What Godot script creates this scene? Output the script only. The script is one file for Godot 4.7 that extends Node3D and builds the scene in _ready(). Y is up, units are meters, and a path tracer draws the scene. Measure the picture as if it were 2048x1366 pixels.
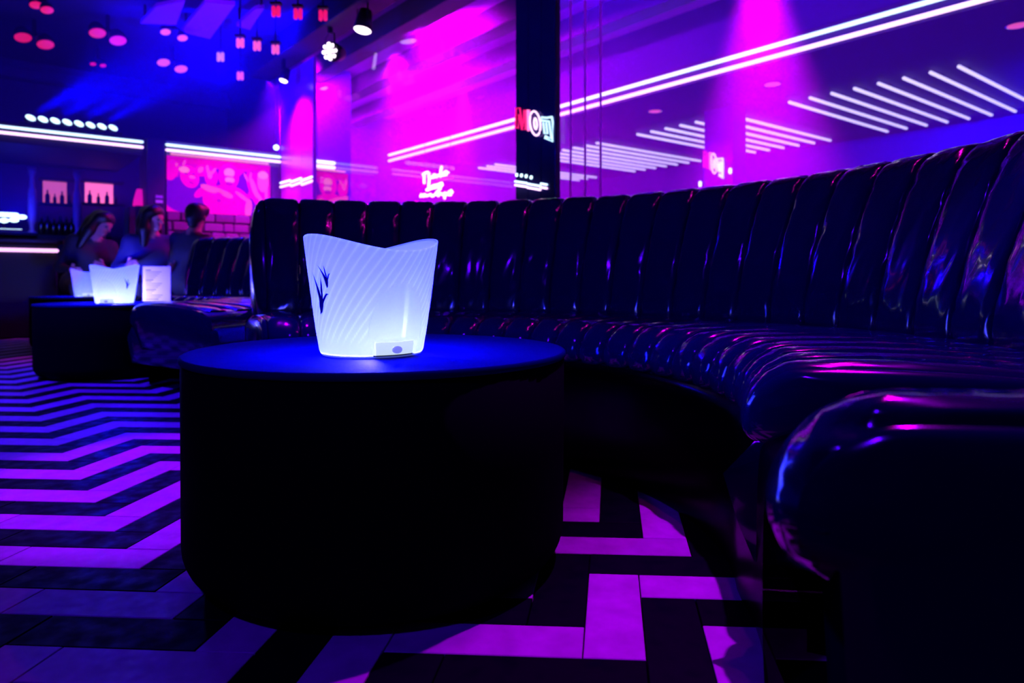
extends Node3D

# The picture is taken from (0, CAM_H, 0) looking along -z with a lens of F pixels and the horizon at row HORIZON.
const F := 1390.0
const CAM_H := 0.6
const HORIZON := 557.0
const A := 0.6754                     # the mirrored wall runs this far (38.7 degrees) off the line of sight
const BOOTH := Vector2(-0.43, 1.545)  # x and depth of the centre of the curved booth
const WALL_OFF := 2.7                 # mirrored wall, metres behind that centre

var WN := Vector2(cos(A), sin(A))     # towards the mirrored wall (x, depth)
var WR := Vector2(sin(A), -cos(A))    # along it, to the right and nearer
var used := {}
var M := {}
var rng := RandomNumberGenerator.new()
var noise := FastNoiseLite.new()

func _ready():
	rng.seed = 7
	noise.seed = 3
	noise.frequency = 1.0
	camera_and_world()
	room_lights()
	materials()
	shell()
	floor_tiles()
	booths()
	tables()
	bar()
	ceiling_things()
	mirror_wall()
	hall()
	people()
	haze()

func camera_and_world():
	var cam := Camera3D.new()
	cam.name = "camera"
	cam.projection = Camera3D.PROJECTION_FRUSTUM
	cam.near = 0.05
	cam.far = 60.0
	cam.size = 1366.0 / F * cam.near
	cam.frustum_offset = Vector2(0, -(683.0 - HORIZON) / F * cam.near)
	cam.position = Vector3(0, CAM_H, 0)
	var at := CameraAttributesPhysical.new()
	at.frustum_focal_length = 24.0
	at.frustum_focus_distance = 1.42
	at.exposure_aperture = 3.6
	cam.attributes = at
	add_child(cam)
	cam.current = true
	var we := WorldEnvironment.new()
	we.name = "world"
	var e := Environment.new()
	e.background_mode = Environment.BG_COLOR
	e.background_color = Color(0, 0, 0)
	e.tonemap_mode = Environment.TONE_MAPPER_LINEAR
	e.tonemap_exposure = 1.0
	e.volumetric_fog_enabled = true
	e.volumetric_fog_density = 0.0
	e.sdfgi_enabled = true
	e.ssao_enabled = true
	e.ssil_enabled = true
	we.environment = e
	add_child(we)

const MAGENTA := Color(0.86, 0.0, 1.0)
const PINK := Color(1.0, 0.0, 0.62)
const BLUE := Color(0.0, 0.0, 1.0)
const VIOLET := Color(0.5, 0.0, 1.0)

func spot(called, at, towards, color, energy, angle, soft = 0.05, edge = 0.4):
	var l := SpotLight3D.new()
	l.name = called
	add_child(l, true)
	var d: Vector3 = (towards - at).normalized()
	l.look_at_from_position(at, towards, Vector3.UP if absf(d.y) < 0.98 else Vector3.RIGHT)
	l.light_color = color
	l.light_energy = energy
	l.spot_range = 30.0
	l.spot_attenuation = 2.0
	l.spot_angle = angle
	l.spot_angle_attenuation = edge
	l.light_size = soft
	l.shadow_enabled = true
	return l

func omni(called, at, color, energy, size = 0.05, parent = self):
	var l := OmniLight3D.new()
	l.name = called
	parent.add_child(l, true)
	l.position = at
	l.light_color = color
	l.light_energy = energy
	l.omni_range = 30.0
	l.omni_attenuation = 2.0
	l.light_size = size
	l.shadow_enabled = true
	return l

func area(called, at, towards, color, energy, w, h):
	var l := AreaLight3D.new()
	l.name = called
	add_child(l, true)
	var d: Vector3 = (towards - at).normalized()
	l.look_at_from_position(at, towards, Vector3.UP if absf(d.y) < 0.98 else Vector3.RIGHT)
	l.light_color = color
	l.light_energy = energy
	l.area_size = Vector2(w, h)
	l.area_range = 30.0
	l.shadow_enabled = true
	return l

func room_lights():
	# stage lights on the club's ceiling, above and behind the camera
	spot("floor_spot_light", Vector3(0.9, 3.3, -2.1), Vector3(0.30, 0.0, -1.15), Color(0.74, 0.0, 1.0), 14.0, 17.0, 0.03, 0.15)
	spot("aisle_spot_light", Vector3(-1.9, 3.35, -2.6), Vector3(-0.98, 0.0, -2.15), Color(0.56, 0.0, 1.0), 24.0, 12.5, 0.05, 0.6)
	spot("far_aisle_spot_light", Vector3(-3.4, 3.35, -2.6), Vector3(-2.7, 0.0, -3.4), Color(0.20, 0.0, 1.0), 22.0, 32.0, 0.1, 0.8)
	spot("front_wash_light", Vector3(-1.6, 3.3, 0.6), Vector3(-0.5, 0.0, -1.2), Color(0.30, 0.0, 1.0), 3.2, 30.0, 0.1, 0.8)
	# added pink lights, out of view, for reflections in the booth vinyl
	for k in [0.25, 0.75]:
		omni("added_pink_light", Vector3(0.4, 2.82, -1.7).lerp(Vector3(1.3, 2.82, -2.9), k), Color(1.0, 0.0, 0.85), 0.2, 0.02)
	# blue wash over the bar
	spot("bar_blue_light", Vector3(-4.6, 2.35, -7.0), Vector3(-3.2, 3.6, -8.4), BLUE, 9.0, 42.0, 0.1, 1.0)
	omni("bar_fill_light", Vector3(-3.2, 2.9, -7.6), Color(0.03, 0.0, 1.0), 2.2, 0.02)

# ---------------------------------------------------------------- helpers

func mat(c: Color, rough := 0.6, metal := 0.0) -> StandardMaterial3D:
	var m := StandardMaterial3D.new()
	m.albedo_color = c
	m.roughness = rough
	m.metallic = metal
	return m

func glow(c: Color, energy := 1.0) -> StandardMaterial3D:
	var m := StandardMaterial3D.new()
	m.albedo_color = Color(0.6, 0.6, 0.6)
	m.emission_enabled = true
	m.emission = c
	m.emission_energy_multiplier = energy
	return m

func noise_tex(freq: float, lo: float, hi: float, seed_ := 1, size := 512, as_normal := false) -> NoiseTexture2D:
	var t := NoiseTexture2D.new()
	var n := FastNoiseLite.new()
	n.seed = seed_
	n.frequency = freq
	n.fractal_octaves = 4
	t.noise = n
	t.width = size
	t.height = size
	t.seamless = true
	t.as_normal_map = as_normal
	if not as_normal:
		var g := Gradient.new()
		g.set_color(0, Color(lo, lo, lo))
		g.set_color(1, Color(hi, hi, hi))
		t.color_ramp = g
	return t

func materials():
	M.vinyl = mat(Color(0.006, 0.004, 0.20), 0.14)
	M.vinyl.clearcoat_enabled = true
	M.vinyl.clearcoat = 0.6
	M.vinyl.clearcoat_roughness = 0.05
	M.kick = mat(Color(0.004, 0.003, 0.02), 0.22)
	M.kick.metallic_specular = 0.22
	M.black = mat(Color(0.02, 0.02, 0.024), 0.6)
	M.plinth = mat(Color(0.015, 0.015, 0.018), 0.5)
	M.drum = mat(Color(0.012, 0.008, 0.05), 0.85)
	M.drum.metallic_specular = 0.12
	M.top = mat(Color(0.008, 0.004, 0.37), 0.55)
	M.top.metallic_specular = 0.05
	M.top.roughness_texture = noise_tex(0.02, 0.75, 1.0, 4)
	M.top.roughness = 0.85
	M.top.uv1_triplanar = true
	M.dark = mat(Color(0.04, 0.015, 0.18), 0.7)
	M.ceiling = mat(Color(0.16, 0.03, 0.45), 0.8)
	M.beam = mat(Color(0.16, 0.05, 0.24), 0.7)
	M.wall = mat(Color(0.20, 0.04, 0.55), 0.8)
	M.pale = mat(Color(0.70, 0.30, 0.9), 0.7)
	M.chrome = mat(Color(0.8, 0.8, 0.85), 0.12, 1.0)
	M.frame = mat(Color(0.95, 0.45, 0.95), 0.4)
	M.frame.backlight_enabled = true
	M.frame.backlight = Color(1.0, 0.4, 1.0)
	M.tube_blue = glow(Color(0.80, 0.93, 1.0), 2.3)
	M.tube_pink = glow(Color(1.0, 0.80, 1.0), 2.6)
	M.tube_soft = glow(Color(0.88, 0.82, 1.0), 1.9)
	M.tube_orange = glow(Color(1.0, 0.52, 0.55), 1.0)
	M.dot = glow(Color(0.80, 0.95, 1.0), 2.6)
	M.red = glow(Color(1.0, 0.06, 0.38), 0.85)
	M.redpale = glow(Color(1.0, 0.36, 0.66), 1.05)
	M.white_hot = glow(Color(1.0, 0.9, 1.0), 4.0)
	M.glass = StandardMaterial3D.new()
	M.glass.transparency = BaseMaterial3D.TRANSPARENCY_ALPHA
	M.glass.albedo_color = Color(1, 1, 1, 0.04)
	M.glass.roughness = 0.02
	M.glass.metallic_specular = 0.3

func depth_on(px: float, off: float) -> float:      # depth at which the ray through column px meets the plane off metres behind the booth's centre, parallel to the mirrored wall
	var t := (px - 1024.0) / F
	return (off + BOOTH.dot(WN)) / (Vector2(t, 1.0).dot(WN))

func P(px: float, py: float, z: float) -> Vector3:
	return Vector3((px - 1024.0) / F * z, CAM_H + (HORIZON - py) / F * z, -z)

func W(px: float, py: float, off: float) -> Vector3:   # in the mirrored wall's own axes: x along it to the right, y up, z into the room; origin below the booth's centre
	var z := depth_on(px, off)
	var p := Vector2((px - 1024.0) / F * z, z) - BOOTH
	return Vector3(p.dot(WR), CAM_H + (HORIZON - py) / F * z, -off)

func WH(px: float, py: float, h: float) -> Vector3:    # the same, for a point h metres above the camera
	var z := h * F / (HORIZON - py)
	var p := Vector2((px - 1024.0) / F * z, z) - BOOTH
	return Vector3(p.dot(WR), CAM_H + h, -p.dot(WN))

func wall_frame() -> Transform3D:
	return Transform3D(Basis(Vector3.UP, A - PI / 2), Vector3(BOOTH.x, 0, -BOOTH.y))

func corner() -> Vector2:
	var z := depth_on(562.0, WALL_OFF)
	return Vector2((562.0 - 1024.0) / F * z, z)

func bar_frame() -> Transform3D:                       # x along the bar to the right, z towards the room; origin in the corner with the mirrored wall
	var k := corner()
	return Transform3D(Basis(Vector3.UP, A), Vector3(k.x, 0, -k.y))

func B(px: float, py: float, zl: float) -> Vector3:
	var t := (px - 1024.0) / F
	var k := corner()
	var z := (zl + k.dot(WR)) / (Vector2(t, 1.0).dot(WR))
	var p := Vector2(t * z, z) - k
	return Vector3(p.dot(WN), CAM_H + (HORIZON - py) / F * z, zl)

func numbered(called: String) -> String:
	if not used.has(called):
		used[called] = 0
		return called
	used[called] += 1
	return "%s_%03d" % [called, used[called]]

func thing(called: String, label: String, category: String, frame := Transform3D(), group := "") -> Node3D:
	var o := Node3D.new()
	o.name = numbered(called)
	add_child(o)
	o.transform = frame
	tag(o, label, category, group)
	return o

func tag(o, label, category, group = ""):
	o.set_meta("label", label)
	o.set_meta("category", category)
	if group:
		o.set_meta("group", group)
	return o

func obj(called: String, mesh, material, parent: Node = self, at := Transform3D()) -> MeshInstance3D:
	var o := MeshInstance3D.new()
	o.name = numbered(called) if parent == self else called
	o.mesh = mesh.commit() if mesh is SurfaceTool else mesh
	o.material_override = material
	o.transform = at
	parent.add_child(o, true)
	return o

func struct(called: String, mesh, material, at := Transform3D()) -> MeshInstance3D:
	var o := obj(called, mesh, material, self, at)
	o.set_meta("kind", "structure")
	return o

func at(v: Vector3) -> Transform3D:
	return Transform3D(Basis(), v)

func stool() -> SurfaceTool:
	var st := SurfaceTool.new()
	st.begin(Mesh.PRIMITIVE_TRIANGLES)
	return st

func quad(st: SurfaceTool, a: Vector3, b: Vector3, c: Vector3, d: Vector3):     # clockwise seen from the front
	for v in [a, b, c, a, c, d]:
		st.add_vertex(v)

func add_box(st: SurfaceTool, lo: Vector3, hi: Vector3, bev := 0.0, tf := Transform3D()):
	var c := (lo + hi) / 2
	var h := (hi - lo) / 2
	bev = minf(bev, minf(h.x, minf(h.y, h.z)) * 0.9)
	st.set_smooth_group(-1)
	var rings := []
	for ax in 3:
		for s in [-1.0, 1.0]:
			var n := Vector3.ZERO
			n[ax] = s
			var u := Vector3.ZERO
			u[(ax + 1) % 3] = 1.0
			var v := n.cross(u)
			var hu: float = h[(ax + 1) % 3] - bev
			var hv: float = absf(v.dot(h)) - bev
			var hn: float = h[ax]
			var q := []
			for k in [[-1, -1], [-1, 1], [1, 1], [1, -1]]:
				q.append(tf * (c + n * hn + u * hu * k[0] + v * hv * k[1]))
			quad(st, q[0], q[1], q[2], q[3])
	if bev > 0.0:
		for ax in 3:
			var b := (ax + 1) % 3
			var d := (ax + 2) % 3
			for sb in [-1.0, 1.0]:
				for sd in [-1.0, 1.0]:
					var e := []
					for k in [[0, -1.0], [0, 1.0], [1, 1.0], [1, -1.0]]:
						var p := Vector3.ZERO
						p[ax] = (h[ax] - bev) * k[1]
						p[b] = sb * (h[b] if k[0] == 0 else h[b] - bev)
						p[d] = sd * (h[d] - bev if k[0] == 0 else h[d])
						e.append(tf * (c + p))
					if sb * sd > 0:
						quad(st, e[0], e[1], e[2], e[3])
					else:
						quad(st, e[3], e[2], e[1], e[0])
		for sx in [-1.0, 1.0]:
			for sy in [-1.0, 1.0]:
				for sz in [-1.0, 1.0]:
					var p0: Vector3 = tf * (c + Vector3(sx * h.x, sy * (h.y - bev), sz * (h.z - bev)))
					var p1: Vector3 = tf * (c + Vector3(sx * (h.x - bev), sy * h.y, sz * (h.z - bev)))
					var p2: Vector3 = tf * (c + Vector3(sx * (h.x - bev), sy * (h.y - bev), sz * h.z))
					for v in ([p0, p2, p1] if sx * sy * sz > 0 else [p0, p1, p2]):
						st.add_vertex(v)

func box(lo: Vector3, hi: Vector3, bev := 0.0) -> ArrayMesh:
	var st := stool()
	add_box(st, lo, hi, bev)
	st.generate_normals()
	return st.commit()

func grid(st: SurfaceTool, rows: Array, closed := false, cols = null):   # rows of equally many points become one smooth sheet; its front is towards (next column) x (next row)
	st.set_smooth_group(0)
	var n: int = rows[0].size()
	for i in rows.size() - 1:
		for j in (n if closed else n - 1):
			var k := (j + 1) % n
			var a: Vector3 = rows[i][j]
			var b: Vector3 = rows[i][k]
			var c: Vector3 = rows[i + 1][k]
			var d: Vector3 = rows[i + 1][j]
			if cols != null:
				for q in [[a, i, j], [d, i + 1, j], [c, i + 1, k], [a, i, j], [c, i + 1, k], [b, i, k]]:
					var g: float = cols[q[1]][q[2]]
					st.set_color(Color(g, g, g))
					st.add_vertex(q[0])
				continue
			for v in [a, d, c]:
				st.add_vertex(v)
			for v in [a, c, b]:
				st.add_vertex(v)

func lathe(profile: Array, sides := 48) -> ArrayMesh:     # profile of Vector2(radius, height) from the bottom up
	var st := stool()
	add_lathe(st, profile, sides)
	return done(st)

func add_lathe(st: SurfaceTool, profile: Array, sides := 48, tf := Transform3D()):
	var rows := []
	for p in profile:
		var row := []
		for j in sides:
			var a := -TAU * j / sides
			row.append(tf * Vector3(maxf(p.x, 0.0001) * cos(a), p.y, maxf(p.x, 0.0001) * sin(a)))
		rows.append(row)
	grid(st, rows, true)

func done(st: SurfaceTool) -> ArrayMesh:
	st.index()
	st.generate_normals()
	return st.commit()

func add_path(st: SurfaceTool, pts: Array, r: float, sides := 10):    # a tube with round ends along points
	var rows := []
	var n := pts.size()
	for i in n:
		var dir: Vector3 = (pts[mini(i + 1, n - 1)] - pts[maxi(i - 1, 0)]).normalized()
		var u := dir.cross(Vector3.UP if absf(dir.y) < 0.9 else Vector3.RIGHT).normalized()
		var v := dir.cross(u)
		var steps := [[0.0, 1.0]]
		if i == 0:
			steps = [[-1.0, 0.02], [-0.7, 0.7], [0.0, 1.0]]
		elif i == n - 1:
			steps = [[0.0, 1.0], [0.7, 0.7], [1.0, 0.02]]
		for s in steps:
			var row := []
			for j in sides:
				var a: float = TAU * j / sides
				row.append(pts[i] + dir * s[0] * r + (u * cos(a) + v * sin(a)) * r * s[1])
			rows.append(row)
	grid(st, rows, true)

func tube(pts: Array, r: float, sides := 10) -> ArrayMesh:
	var st := stool()
	add_path(st, pts, r, sides)
	return done(st)

# ---------------------------------------------------------------- the club's shell and floor

func shell():
	var f := bar_frame()
	struct("floor", box(Vector3(-12, -0.2, -2.6), Vector3(8.2, -0.012, 14)), mat(Color(0.03, 0.03, 0.035), 0.8), f)
	struct("ceiling", box(Vector3(-12, 3.5, -2.6), Vector3(0, 3.7, 14)), M.ceiling, f)
	struct("wall_back", box(Vector3(-12.2, -0.2, -2.6), Vector3(8.4, 3.7, -2.3)), M.wall, f)
	struct("wall_side", box(Vector3(0.0, -0.012, -2.6), Vector3(0.06, 3.5, -0.21)), M.wall, f)
	struct("wall_left", box(Vector3(-12.3, -0.2, -2.6), Vector3(-12, 3.7, 14)), M.dark, f)
	struct("wall_front", box(Vector3(-12.2, -0.2, 14), Vector3(8.4, 3.7, 14.3)), M.dark, f)

const TILE_L := 0.32
const TILE_W := 0.1008
const TILE_U := Vector2(0.1405, 0.990)     # x and depth of the two directions of the herringbone
const TILE_V := Vector2(0.9977, -0.062)
const TILE_O := Vector2(0.1113, 1.0988)

func tile_mesh(flat: bool) -> ArrayMesh:
	var g := 0.0011
	var lv := (TILE_L if flat else TILE_W)
	var lu := (TILE_W if flat else TILE_L)
	var ring := func(inset: float, y: float) -> Array:
		var r := []
		for c in [[inset, inset], [inset, lu - inset], [lv - inset, lu - inset], [lv - inset, inset]]:
			var p: Vector2 = TILE_V * c[0] + TILE_U * c[1]
			r.append(Vector3(p.x, y, -p.y))
		return r
	var a: Array = ring.call(g, -0.012)
	var b: Array = ring.call(g, -0.0012)
	var c: Array = ring.call(g + 0.0012, 0.0)
	var st := stool()
	st.set_smooth_group(-1)
	for i in 4:
		var j := (i + 1) % 4
		quad(st, a[j], a[i], b[i], b[j])
		quad(st, b[j], b[i], c[i], c[j])
	quad(st, c[0], c[1], c[2], c[3])
	st.generate_normals()
	return st.commit()

func floor_tiles():
	var meshes := [tile_mesh(true), tile_mesh(false)]
	var wear := noise_tex(0.012, 0.86, 1.0, 9)
	var rough := noise_tex(0.03, 0.35, 0.8, 11)
	var whites := []
	for k in 4:
		var m := mat(Color(0.80, 0.72, 0.84).darkened(0.04 * k), 0.62)
		m.albedo_texture = wear
		m.roughness_texture = rough
		m.roughness = 1.0
		m.uv1_triplanar = true
		m.uv1_world_triplanar = true
		m.uv1_scale = Vector3(2.1, 2.1, 2.1)
		m.uv1_offset = Vector3(0.3 * k, 0, 0.17 * k)
		whites.append(m)
	var blacks := []
	for k in 2:
		var m := mat(Color(0.012 + 0.006 * k, 0.009 + 0.006 * k, 0.06 + 0.015 * k), 0.55)
		m.metallic_specular = 0.15
		m.roughness_texture = rough
		m.roughness = 1.0
		m.uv1_triplanar = true
		m.uv1_world_triplanar = true
		blacks.append(m)
	var near := []
	var rest := []
	for j in range(-30, 24):
		for k in range(-60, 90):
			for kind in 2:
				var v := TILE_L * j - TILE_L - TILE_W * k if kind == 0 else TILE_L * j - TILE_W * k
				var u := TILE_L * j + TILE_W * k
				var p := TILE_O + TILE_V * v + TILE_U * u
				var c := p + (TILE_V * TILE_L / 2 + TILE_U * TILE_W / 2 if kind == 0 else TILE_V * TILE_W / 2 + TILE_U * TILE_L / 2)
				if c.y < 0.75 or c.y > 8.4 or absf(c.x) > c.y * 0.95 + 0.4 or (c - BOOTH).dot(WN) > 2.3:
					continue
				var odd := 0
				if kind == 0:
					odd = 1 if j == 1 else 0
				else:
					odd = 1 if j < 0 else 0
				var white: bool = absi(k) % 2 == odd
				var px := 1024.0 + c.x / c.y * F
				var py := HORIZON + CAM_H / c.y * F
				var seen := py < 1480 and px > -90 and (px < 400 or (px > 1110 and px < 1530 and py > 880) or py > 1130)
				if seen and px < 350 and py < 700:
					seen = px < 100
				(near if seen else rest).append([1.0 / c.y + (0.0 if seen else -9.0), kind, white, p])
	near.sort_custom(func(a, b): return a[0] > b[0])
	var holder := get_node("floor")
	var inv: Transform3D = holder.transform.affine_inverse()
	for i in near.size():
		var t = near[i]
		if i >= 298:
			rest.append(t)
			continue
		obj("tile", meshes[t[1]], whites[rng.randi() % 4] if t[2] else blacks[rng.randi() % 2], holder, inv * at(Vector3(t[3].x, rng.randf_range(-0.0006, 0.0), -t[3].y)))
	for w in 2:
		var st := stool()
		for t in rest:
			if t[2] == (w == 1):
				st.append_from(meshes[t[1]], 0, inv * at(Vector3(t[3].x, 0, -t[3].y)))
		var o := obj("tiles", st.commit(), whites[1] if w == 1 else blacks[0], holder)
		o.set_meta("kind", "stuff")

# ---------------------------------------------------------------- curved booths

func smooth_line(pts: Array, per := 4) -> Array:
	var out := []
	for i in pts.size() - 1:
		var a: Vector2 = pts[maxi(i - 1, 0)]
		var b: Vector2 = pts[i]
		var c: Vector2 = pts[i + 1]
		var d: Vector2 = pts[mini(i + 2, pts.size() - 1)]
		for k in per:
			out.append(b.cubic_interpolate(c, a, d, float(k) / per))
	out.append(pts[-1])
	return out

func flare(th: float) -> float:             # the seat's front corner is rounded off towards the ends
	var d := absf(rad_to_deg(th)) - 70.0
	return 0.0 if d <= 0.0 else 0.25 * pow(d / 23.0, 1.3)

func round_at(r: float, th: float, h: float) -> Vector3:
	return Vector3(r * sin(th), h, -r * cos(th))

func seat_profile(th: float) -> Array:
	var r := 0.905 + flare(th)
	return smooth_line([Vector2(r + 0.035, 0.325), Vector2(r + 0.006, 0.342), Vector2(r, 0.37), Vector2(r + 0.013, 0.408), Vector2(r + 0.048, 0.440), Vector2(r + 0.10, 0.455), Vector2(lerpf(r, 1.6, 0.4), 0.460), Vector2(lerpf(r, 1.6, 0.7), 0.452), Vector2(1.52, 0.44), Vector2(1.6, 0.425)], 5)

func back_profile() -> Array:
	return smooth_line([Vector2(1.50, 0.40), Vector2(1.475, 0.46), Vector2(1.485, 0.55), Vector2(1.515, 0.66), Vector2(1.555, 0.77), Vector2(1.59, 0.855), Vector2(1.625, 0.915), Vector2(1.675, 0.949), Vector2(1.73, 0.945), Vector2(1.77, 0.905), Vector2(1.785, 0.84), Vector2(1.785, 0.70)], 4)

func channel(profile_at: Callable, th: float, dth: float, bulge: float, across: int, wrinkle: float, seed_: float, crown := 2.2) -> ArrayMesh:
	var rows := []
	var base: Array = profile_at.call(th)
	var n := base.size()
	for j in across + 1:
		var s := sin(PI / 2 * (2.0 * j / across - 1.0))
		var t := th + dth / 2 * s
		var prof: Array = profile_at.call(t)
		var row := []
		var full := pow(maxf(0.0, 1.0 - pow(absf(s), crown)), 0.5)
		for i in n:
			var tan: Vector2 = (prof[mini(i + 1, n - 1)] - prof[maxi(i - 1, 0)]).normalized()
			var nor := Vector2(-tan.y, tan.x)
			var q: Vector2 = prof[i]
			var w := noise.get_noise_3d(s * 0.8 + seed_ * 7.3, q.x * 9.0 + q.y * 9.0, seed_) * 0.6
			w += noise.get_noise_3d(s * 3.0 + seed_ * 3.1, q.x * 34.0 + q.y * 34.0, seed_ + 20.0) * (0.25 + 0.75 * absf(s))
			q += nor * (bulge * (full - 0.55) + wrinkle * w * minf(1.0, full * 2.0))
			row.append(round_at(q.x, t + wrinkle * 0.5 * noise.get_noise_2d(q.y * 20.0, seed_ * 5.0), q.y))
		rows.append(row)
	var st := stool()
	# columns run up the profile, rows to the right, so that (column) x (row) is the room side
	grid(st, rows)
	return done(st)

func cap(profile: Array, th: float, side: float, swell: float) -> ArrayMesh:    # a swollen end panel closing a profile
	var mid := Vector2.ZERO
	for p in profile:
		mid += p
	mid /= profile.size()
	var rows := []
	for k in 7:
		var t := k / 6.0
		var row := []
		for p in profile:
			var q: Vector2 = p.lerp(mid, 1.0 - cos(t * PI / 2) if k < 6 else 1.0)
			row.append(round_at(q.x, th, q.y) + Vector3(cos(th), 0, sin(th)) * side * swell * sin(t * PI / 2))
		rows.append(row)
	if side < 0:
		rows.reverse()
	var st := stool()
	grid(st, rows, true)
	return done(st)

func ring_sheet(profile: Array, th0: float, th1: float, steps: int, flared := false) -> ArrayMesh:
	var rows := []
	for j in steps + 1:
		var t := lerpf(th0, th1, float(j) / steps)
		var row := []
		for p in profile:
			row.append(round_at(p.x + (0.065 * maxf(0.0, rad_to_deg(t) - 54.0) / 16.0 if flared else 0.0), t, p.y))
		rows.append(row)
	var st := stool()
	grid(st, rows)
	return done(st)

func booth(label: String, at_: Vector2, th0: float, th1: float, b0: float, b1: float, fine: bool):
	var t := thing("curved_booth", label, "booth seat", Transform3D(Basis(Vector3.UP, A - PI / 2), Vector3(at_.x, 0, -at_.y)), "channelled vinyl booths along the mirrored wall")
	var step := deg_to_rad(6.5)
	var n := int(round(deg_to_rad(th1 - th0) / step))
	var d := deg_to_rad(th1 - th0) / n
	for i in n:
		var th := deg_to_rad(th0) + d * (i + 0.5)
		obj("seat_channel", channel(seat_profile, th, d, 0.027, 16 if fine else 8, 0.0035, i * 1.7 + at_.x, 2.8), M.vinyl, t)
	var m := int(round((b1 - b0) / 5.3))
	var e := deg_to_rad(b1 - b0) / m
	var prof := back_profile()
	for i in m:
		var th := deg_to_rad(b0) + e * (i + 0.5)
		obj("back_channel", channel(func(_t): return prof, th, e, 0.020, 18 if fine else 10, 0.0055, 50 + i * 1.3 + at_.x, 5.0), M.vinyl, t)
	for s in [[th0, -1.0], [th1, 1.0]]:
		var th := deg_to_rad(s[0])
		var pr: Array = seat_profile(th)
		var r: float = pr[0].x
		var loop: Array = pr.duplicate()
		loop.append_array([Vector2(1.70, 0.40), Vector2(1.72, 0.3), Vector2(1.72, 0.2), Vector2(r + 0.1, 0.2)])
		obj("end_panel", cap(loop, th, s[1], 0.03), M.vinyl, t)
		obj("base_end", cap(smooth_line([Vector2(r - 0.02, 0.13), Vector2(r - 0.02, 0.33), Vector2(1.6, 0.33), Vector2(1.76, 0.33), Vector2(1.76, 0.13)], 3), th, s[1], 0.012), M.vinyl, t)
	for s in [[b0, -1.0], [b1, 1.0]]:
		var loop: Array = prof.duplicate()
		loop.append_array([Vector2(1.785, 0.5), Vector2(1.76, 0.3), Vector2(1.6, 0.3)])
		obj("back_end_panel", cap(loop, deg_to_rad(s[0]), s[1], 0.06), M.vinyl, t)
	obj("base_panel", ring_sheet(smooth_line([Vector2(0.89, 0.0), Vector2(0.885, 0.02), Vector2(0.882, 0.12), Vector2(0.885, 0.29), Vector2(0.90, 0.335), Vector2(0.95, 0.36)], 3), deg_to_rad(th0 + 10), deg_to_rad(th1 + (10 if fine else -6)), 60, true), M.kick, t)
	for s in [[b1, th1], [th0, b0]]:
		if s[1] > s[0] + 0.5:
			obj("arm_shell", ring_sheet(smooth_line([Vector2(1.52, 0.44), Vector2(1.6, 0.43), Vector2(1.68, 0.405), Vector2(1.715, 0.35), Vector2(1.72, 0.2), Vector2(1.72, 0.0)], 3), deg_to_rad(s[0] - 0.5), deg_to_rad(s[1]), 10), M.vinyl, t)
	obj("back_shell", ring_sheet([Vector2(1.785, 0.80), Vector2(1.785, 0.0), Vector2(1.0, 0.0)], deg_to_rad(maxf(th0 + 10, b0)), deg_to_rad(minf(th1, b1)), 48), M.black, t)

func straight_profile(_th: float) -> Array:
	var out := []
	for p in seat_profile(0.0):
		out.append(p + Vector2(NEAR_R - 0.905, 0.014))
	return out

const NEAR_R := 6.0

func near_bench():
	# the next seat unit towards the camera: straight, its channels pointing the same way as the booth's end
	var d := Vector2(0.93, -0.36).normalized()
	var nose := Vector2(0.268, 0.655)
	var c := nose - d * NEAR_R
	var turn := atan2(-d.y, d.x)             # local -z must point along d
	var t := thing("vinyl_bench", "out-of-focus black vinyl bench at the lower right edge, its two channels mirroring pink lines", "bench", Transform3D(Basis(Vector3(-d.y, 0, -d.x), Vector3.UP, Vector3(-d.x, 0, d.y)).orthonormalized() * Basis(Vector3.BACK, deg_to_rad(-6.0)), Vector3(c.x, 0, -c.y)))
	var e := 0.155 / NEAR_R
	for i in 2:
		obj("seat_channel", channel(straight_profile, e * i, e, 0.06, 24, 0.006, 200.0 + i * 2.3, 3.0), M.vinyl, t, at(Vector3(0, -0.022 * i, 0)))
	for s in [[-0.5, -1.0], [1.5, 1.0]]:
		var loop: Array = straight_profile(0.0)
		loop.append_array([Vector2(NEAR_R + 0.6, 0.25), Vector2(NEAR_R + 0.55, 0.02), Vector2(NEAR_R + 0.05, 0.02)])
		obj("end_panel", cap(loop, e * s[0], s[1], 0.02), M.vinyl, t)

func booths():
	booth("large curved black glossy vinyl booth with vertical channels wrapped round the nearest table", BOOTH, -77.0, 64.0, -75.0, 66.0, true)
	booth("farther curved black vinyl booth whose seat end shows behind the nearest round table", BOOTH + Vector2(-2.47, 2.87), -52.0, 73.0, -46.0, 56.0, false)
	near_bench()

# ---------------------------------------------------------------- tables, lit ice buckets, menu

func drum_table(label: String, x: float, depth: float) -> Node3D:
	var t := thing("drum_table", label, "table", at(Vector3(x, 0, -depth)), "round black drum tables")
	var p := [Vector2(0.0, 0.0), Vector2(0.325, 0.0)]
	for k in 9:
		var a := PI / 2 * k / 8.0
		p.append(Vector2(0.335 + 0.066 * sin(a), 0.075 - 0.072 * cos(a)))
	p.append_array([Vector2(0.402, 0.25), Vector2(0.403, 0.431), Vector2(0.0, 0.4312)])
	obj("drum", lathe(p, 96), M.drum, t)
	obj("tabletop", lathe([Vector2(0.0, 0.4315), Vector2(0.404, 0.4315), Vector2(0.4065, 0.434), Vector2(0.4065, 0.4425), Vector2(0.404, 0.445), Vector2(0.40, 0.4453), Vector2(0.0, 0.4453)], 96), M.top, t)
	return t

var bucket0: Node3D

func rim_height(ph: float) -> float:
	return 0.225 - 0.0165 * cos(2.0 * ph)

func bucket_radius(h: float) -> float:
	return 0.1040 + 0.0325 * pow(h / 0.24, 0.92)

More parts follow.
